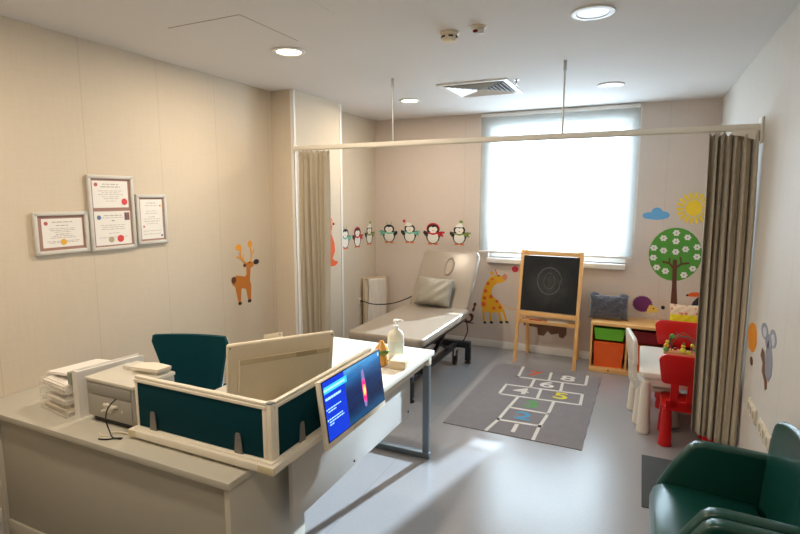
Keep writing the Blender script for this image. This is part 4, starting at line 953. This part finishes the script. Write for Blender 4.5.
B().b2(-.29, .29, -.085, -.014, .422, .438, .002).b2(-.29, .29, -.088, -.080, .438, .458, .002).b2(-.30, -.288, -.088, -.01, .42, .46, .002).b2(.288, .30, -.088, -.01, .42, .46, .002).build('chalk_tray', m_pineh, es, True, (0, .075, .0))
B().b2(-.27, .27, .20, .222, .40, .43, .002).build('rear_rail', m_pineh, es)
b = B()
for x in (-.31, .31): b.box((x, .10, .42), (.012, .22, .022), .002, rot=(R(10*(1 if x > 0 else 1)), 0, 0))
b.build('side_stay', m_pine, es)
for x, c, l_, nm in ((-.13, (196, 50, 44), .13, 'red'), (.10, (230, 226, 216), .20, 'white')):
    tag(B().box((0, 0, 0), (l_, .028, .022), .004).build('chalk_eraser' if nm == 'red' else 'chalk_box', M('chalk_'+nm, c, .6), None, True, (-.845+x, 5.53, .4495)), '%s in the easel tray' % ('small red board eraser lying' if nm == 'red' else 'long white chalk box lying'), 'eraser' if nm == 'red' else 'chalk box')

# ---- toy storage bench
bn = E('storage_bench', 'low pine toy storage bench with coloured pull out bins under the tree sticker', 'storage bench', (.06, 5.66, 0))
x0, x1, y0, y1 = -.465, .555, -.21, .18
B().b2(x0, x1, y0, y1, .485, .515, .003).build('bench_top', m_pineh, bn)
B().b2(x0, x1, y0+.01, y1, .02, .05, .002).b2(x0, x1, y0, y0+.012, .0, .05, .002).build('bottom_board', m_pineh, bn)
DV = [x0+.010, x0+.342, x0+.678, x1-.010]
for x in DV: B().b2(x-.010, x+.010, y0+.006, y1, .05, .485, .002).build('upright', m_pine, bn)
B().b2(x0, x1, y1-.006, y1, .05, .485).build('back_board', m_pine, bn)
def bin_(k, z0, z1, name, label, col, grp='storage bins in the toy bench'):
    xa, xb = DV[k]+.018, DV[k+1]-.018; c = (xa+xb)/2; w_ = (xb-xa)
    r = E('storage_bin', label, 'storage bin', (.06+c, 5.66-.015, z0), group=grp); hw_, hh_, d = w_/2, z1-z0, .17
    b = B(); o_ = []
    for s_, z in ((.86, 0), (.97, hh_-.018)):
        o_.append([b.bm.verts.new((sx*hw_*s_, sy*d*(.93 if z == 0 else .98), z)) for sx, sy in ((-1,-1),(1,-1),(1,1),(-1,1))])
    inn = [[b.bm.verts.new((sx*(hw_*s_-.003), sy*(d*(.93 if z < .01 else .98)-.003), max(z, .003))) for sx, sy in ((-1,-1),(1,-1),(1,1),(-1,1))] for s_, z in ((.86, .003), (.97, hh_-.018))]
    for q in (o_, inn):
        for i in range(4): b.bm.faces.new((q[0][i], q[0][(i+1)%4], q[1][(i+1)%4], q[1][i]))
        b.bm.faces.new(q[0])
    for i in range(4): b.bm.faces.new((o_[1][i], o_[1][(i+1)%4], inn[1][(i+1)%4], inn[1][i]))
    m = M('bin_'+name, col, .35, noise=.02)
    b.build('body', m, r, False)
    rb = B(); rb.b2(-hw_, hw_, -d, -d+.012, hh_-.020, hh_, .003); rb.b2(-hw_, hw_, d-.012, d, hh_-.020, hh_, .003); rb.b2(-hw_, -hw_+.012, -d, d, hh_-.020, hh_, .003); rb.b2(hw_-.012, hw_, -d, d, hh_-.020, hh_, .003)
    rb.build('rim', m, r)
bin_(0, .335, .455, 'green', 'shallow lime green bin in the upper left slot of the pine bench', (106, 190, 40))
bin_(0, .055, .315, 'orange', 'deep orange bin in the lower left slot of the pine bench', (232, 96, 26))
bin_(1, .335, .455, 'maroon', 'shallow dark red bin in the upper middle slot of the pine bench', (120, 20, 26))
bin_(1, .055, .315, 'orange', 'deep orange bin in the lower middle slot of the pine bench', (232, 96, 26))
bin_(2, .055, .315, 'maroon', 'deep dark red bin in the lower right slot behind the red chairs', (120, 20, 26))
b = B()
for x in (-.28, .02, .3): b.cyl((x, y0-.0015, .028), (x, y0+.002, .028), .008)
b.build('screw_caps', M('screw_dark', (70, 50, 40), .5), bn)
m_fuzz = M('grey_plush', (84, 86, 98), 1.0, noise=.35, scale=60, bump=1.0, bscale=240, sheen=.6)
fc = E('plush_cushion', 'dark grey fluffy plush cushion with two ear corners on the pine bench', 'cushion', (-.255, 5.63, .521), (R(-8), 0, R(2)))
pillow('body', m_fuzz, .38, .25, .15, fc, (0, 0, .124), None, .01, 40, .007)
for sx in (-1, 1):
    random.seed(9+sx); q = B().sph((sx*.135, 0, .235), .042, (1.1, .7, .75), 16)
    for v_ in q.bm.verts: v_.co += Vector([random.uniform(-.004, .004) for _ in range(3)])
    q.build('ear', m_fuzz, fc)
yb = E('printed_cushion', 'small cushion with pink pattern above and bright yellow below on the bench', 'cushion', (.43, 5.60, .515), (R(-12), 0, 0))
m_pc = bpy.data.materials.new('patterned_cushion'); m_pc.use_nodes = True; N = m_pc.node_tree.nodes; L = m_pc.node_tree.links; pb = N['Principled BSDF']; pb.inputs['Roughness'].default_value = .7
tc = N.new('ShaderNodeTexCoord'); sx = N.new('ShaderNodeSeparateXYZ'); L.new(tc.outputs['Object'], sx.inputs[0]); nz = N.new('ShaderNodeTexVoronoi'); nz.inputs['Scale'].default_value = 22; L.new(tc.outputs['Object'], nz.inputs[0])
cr = N.new('ShaderNodeValToRGB'); cr.color_ramp.elements[0].color = s2l((214, 120, 100)); cr.color_ramp.elements[1].color = s2l((232, 206, 176)); cr.color_ramp.elements[0].position = .25; cr.color_ramp.elements[1].position = .4; L.new(nz.outputs[0], cr.inputs[0])
gt = N.new('ShaderNodeMath'); gt.operation = 'LESS_THAN'; gt.inputs[1].default_value = .008; L.new(sx.outputs[2], gt.inputs[0])
mx = N.new('ShaderNodeMix'); mx.data_type = 'RGBA'; mx.inputs[7].default_value = s2l((226, 206, 30)); L.new(gt.outputs[0], mx.inputs[0]); L.new(cr.outputs[0], mx.inputs[6]); L.new(mx.outputs[2], pb.inputs['Base Color'])
pillow('cover', m_pc, .26, .22, .09, yb, (0, .004, .112), None, .006, 20)

# ---- children's table and chairs
m_wpl = M('kids_white_plastic', (226, 220, 208), .3, noise=.01); m_rpl = M('kids_red_plastic', (196, 12, 14), .28, noise=.02)
tbk = E('childrens_table', 'small white plastic childrens table with stout round legs', 'table', (.325, 4.50, 0))
def rr_poly(x0, x1, y0, y1, r_, z, n=6):
    pts = []
    for cx_, cy_, a0 in ((x1-r_, y0+r_, -90), (x1-r_, y1-r_, 0), (x0+r_, y1-r_, 90), (x0+r_, y0+r_, 180)):
        for k in range(n+1): a = R(a0+k*90/n); pts.append((cx_+r_*cos(a), cy_+r_*sin(a), z))
    return pts
B().prism(rr_poly(-.275, .275, -.385, .385, .04, .435), (0, 0, .045)).bev(.010, 3, 40).build('tabletop', m_wpl, tbk)
B().prism(rr_poly(-.24, .24, -.35, .35, .03, .375), (0, 0, .06)).build('apron', m_wpl, tbk)
for sx in (-1, 1):
    for sy in (-1, 1): B().lathe([(.043, 0), (.048, .006), (.047, .03), (.039, .25), (.034, .40)], (sx*.225, sy*.345, 0)).build('leg', m_wpl, tbk)
def kchair(name, label, mat, loc, rz):
    """back at -y, sits facing +y"""
    r = E(name, label, 'childrens chair', loc, (0, 0, rz), group="childrens chairs around the play table")
    B().prism(rr_poly(-.175, .175, -.14, .17, .05, .275), (0, 0, .030)).bev(.008, 3, 40).build('seat', mat, r)
    for sx in (-1, 1):
        for sy in (-1, 1): B().lathe([(.040, 0), (.046, .006), (.045, .03), (.037, .15), (.031, .28)], (sx*.135, sy*.125+.018, 0)).build('leg', mat, r)
    b = B(); lean = .035
    def q(x, z): return (x, -.155-lean*(z-.3)/.38, z)
    up = []
    for cx_, cz, a0, r_ in ((.195-.04, .475+.035, -90, .035), (.21-.05, .69-.05, 0, .05), (-.21+.05, .69-.05, 90, .05), (-.195+.04, .475+.035, 180, .035)):
        for k in range(6): a = R(a0+k*18); up.append(q(cx_+r_*cos(a), cz+r_*sin(a)))
    b.prism(up, (0, .032, 0)).bev(.007, 2, 40); b.build('backrest', mat, r)
    b = B()
    for xa, xb in ((-.125, -.075), (-.022, .022), (.075, .125)):
        b.prism([q(xa, .30), q(xb, .30), q(xb, .485), q(xa, .485)], (0, .03, 0))
    b.prism([q(-.15, .278), q(.15, .278), q(.15, .35), q(-.15, .35)], (0, .03, 0)).build('back_posts', mat, r)
    return r
k1 = kchair('childrens_chair', 'red plastic childrens chair with its back to the viewer, nearest to the curtain', m_rpl, (.378, 4.10, 0), 0)
k2 = kchair('childrens_chair', 'red plastic childrens chair at the far end of the play table', m_rpl, (.375, 4.86, 0), pi)
k3 = kchair('childrens_chair', 'white plastic childrens chair at the left side of the play table', m_wpl, (.150, 4.47, 0), -pi/2+.16)

# bead maze toy
bmz = E('bead_maze', 'bead maze toy with twisting wires and yellow green beads on the play table', 'toy', (.36, 4.74, .48))
B().b2(-.13, .13, -.06, .06, 0, .018, .004).build('base', wood_mat('toy_base_wood', (190, 120, 70), (206, 140, 84), 0), bmz)
cols = [(20, 90, 50), (150, 20, 30), (30, 60, 120), (120, 90, 20)]
for k in range(4):
    rnd = random.Random(k+3); x = -.11+k*.02
    pts = [(x, -.04+.025*k, .018)]
    for t in range(1, 8): pts.append((-.12+t*.03+rnd.uniform(-.02, .02), -.04+.025*k+rnd.uniform(-.02, .02), .06+.10*sin(t*pi/8)+rnd.uniform(-.03, .03)))
    pts.append((.12-.02*k, -.04+.025*k, .018))
    B().tube(pts, .003, 6, 3).build('wire', M('wire%d' % k, cols[k], .4), bmz)
bc = [(200, 190, 30), (70, 140, 40), (210, 170, 20), (190, 40, 30)]
def bead(x, y, z, r_, c): B().sph((x, y, z), r_, n=14).build('bead', M('bead%d%d%d' % c, c, .35), bmz)
for x, y, z, r_, c in ((-.115, -.045, .040, .020, (70, 140, 40)), (-.112, -.045, .075, .018, bc[2]), (-.108, -.045, .105, .015, bc[0]), (-.075, -.03, .150, .020, (70, 140, 40)), (-.085, -.03, .130, .014, (40, 60, 40)),
    (.01, -.045, .042, .023, bc[0]), (.01, -.045, .078, .016, bc[2]), (.012, -.045, .100, .010, (60, 100, 40)), (.05, -.045, .030, .014, bc[0]), (.075, -.02, .085, .015, bc[0]), (.10, -.02, .07, .013, (206, 120, 30)), (-.04, .02, .035, .014, bc[3]), (.10, .03, .04, .016, (70, 140, 40))): bead(x, y, z, r_, c)

# ---- floor mat and armchairs
mt = tag(B().b2(-.26, .26, -.33, .33, 0, .008, .002).build('floor_mat', M('charcoal_mat', (70, 74, 76), .95, noise=.2, scale=120, bump=.5, bscale=400), None, True, (.355, 3.42, 0)), 'dark grey textured floor mat poking out behind the green armchair', 'floor mat')
m_gr = M('green_leatherette', (14, 68, 60), .32, noise=.06, scale=20, bump=.08, bscale=200, coat=.15)
def arm_poly(y):
    P = [(-.235, y, .10), (-.245, y, .30), (-.235, y, .41), (-.18, y, .52), (-.115, y, .625), (-.09, y, .645), (-.05, y, .652), (.10, y, .648), (.23, y, .642), (.245, y, .62), (.245, y, .10)]
    return P
def armchair(label, y):
    r = E('green_armchair', label, 'armchair', (.375, y, 0), group='green armchairs along the right wall')
    for s_, nm in ((1, 'armrest'), (-1, 'armrest')):
        ya = .258 if s_ > 0 else -.318
        b = B().prism(arm_poly(ya), (0, .060, 0)).bev(.020, 4, 30); b.build(nm, m_gr, r)
    # seat with a rounded front roll
    P = [(.16, -.256, .20), (-.19, -.256, .18), (-.235, -.256, .20), (-.262, -.256, .27), (-.265, -.256, .36), (-.250, -.256, .405), (-.215, -.256, .428), (-.15, -.256, .432), (.0, -.256, .425), (.16, -.256, .415)]
    B().prism(P, (0, .512, 0)).bev(.010, 3, 50).build('seat', m_gr, r)
    b = B(); g = {}; n, m = 16, 14
    for s_ in (0, 1):
        for i in range(n+1):
            for j in range(m+1):
                u, v = i/n*2-1, j/m
                hw_ = .285*(1-.0*v); 
                if v > .70: hw_ = .285-.10*(1-math.sqrt(max(0, 1-((v-.70)/.30)**2)))
                z = .40+.475*v - .03*abs(u)**3*v
                curve = -.045*abs(u)**2.2
                x = (.190+.030*v**1.2+curve*.9) if s_ == 0 else .246+curve*.3
                if j == m or abs(u) == 1: x = (.222+.015*v+curve*.6)
                g[s_, i, j] = b.bm.verts.new((x, u*hw_, z))
    for i in range(n):
        for j in range(m):
            for s_ in (0, 1): b.bm.faces.new((g[s_,i,j], g[s_,i+1,j], g[s_,i+1,j+1], g[s_,i,j+1]))
    for j in range(m):
        for i in (0, n): b.bm.faces.new((g[0,i,j], g[1,i,j], g[1,i,j+1], g[0,i,j+1]))
    for i in range(n):
        for j in (0, m): b.bm.faces.new((g[0,i,j], g[0,i+1,j], g[1,i+1,j], g[1,i,j]))
    bmesh.ops.remove_doubles(b.bm, verts=b.bm.verts, dist=.0005)
    o = b.build('backrest', m_gr, r); sb = o.modifiers.new('soft', 'SUBSURF'); sb.levels = 1; sb.render_levels = 1
    for sx in (-.19, .19):
        for sy in (-.27, .27): B().cyl((sx, sy, 0), (sx, sy, .105), .016, .022, 14).build('leg', m_alu, r)
    B().b2(-.20, .20, -.256, .256, .105, .185, .004).build('seat_frame', m_black, r)
    return r
armchair('glossy dark green armchair in the near right corner, whole seat visible', 2.345)
armchair('second dark green armchair, only its far armrest showing at the bottom edge', 1.695)
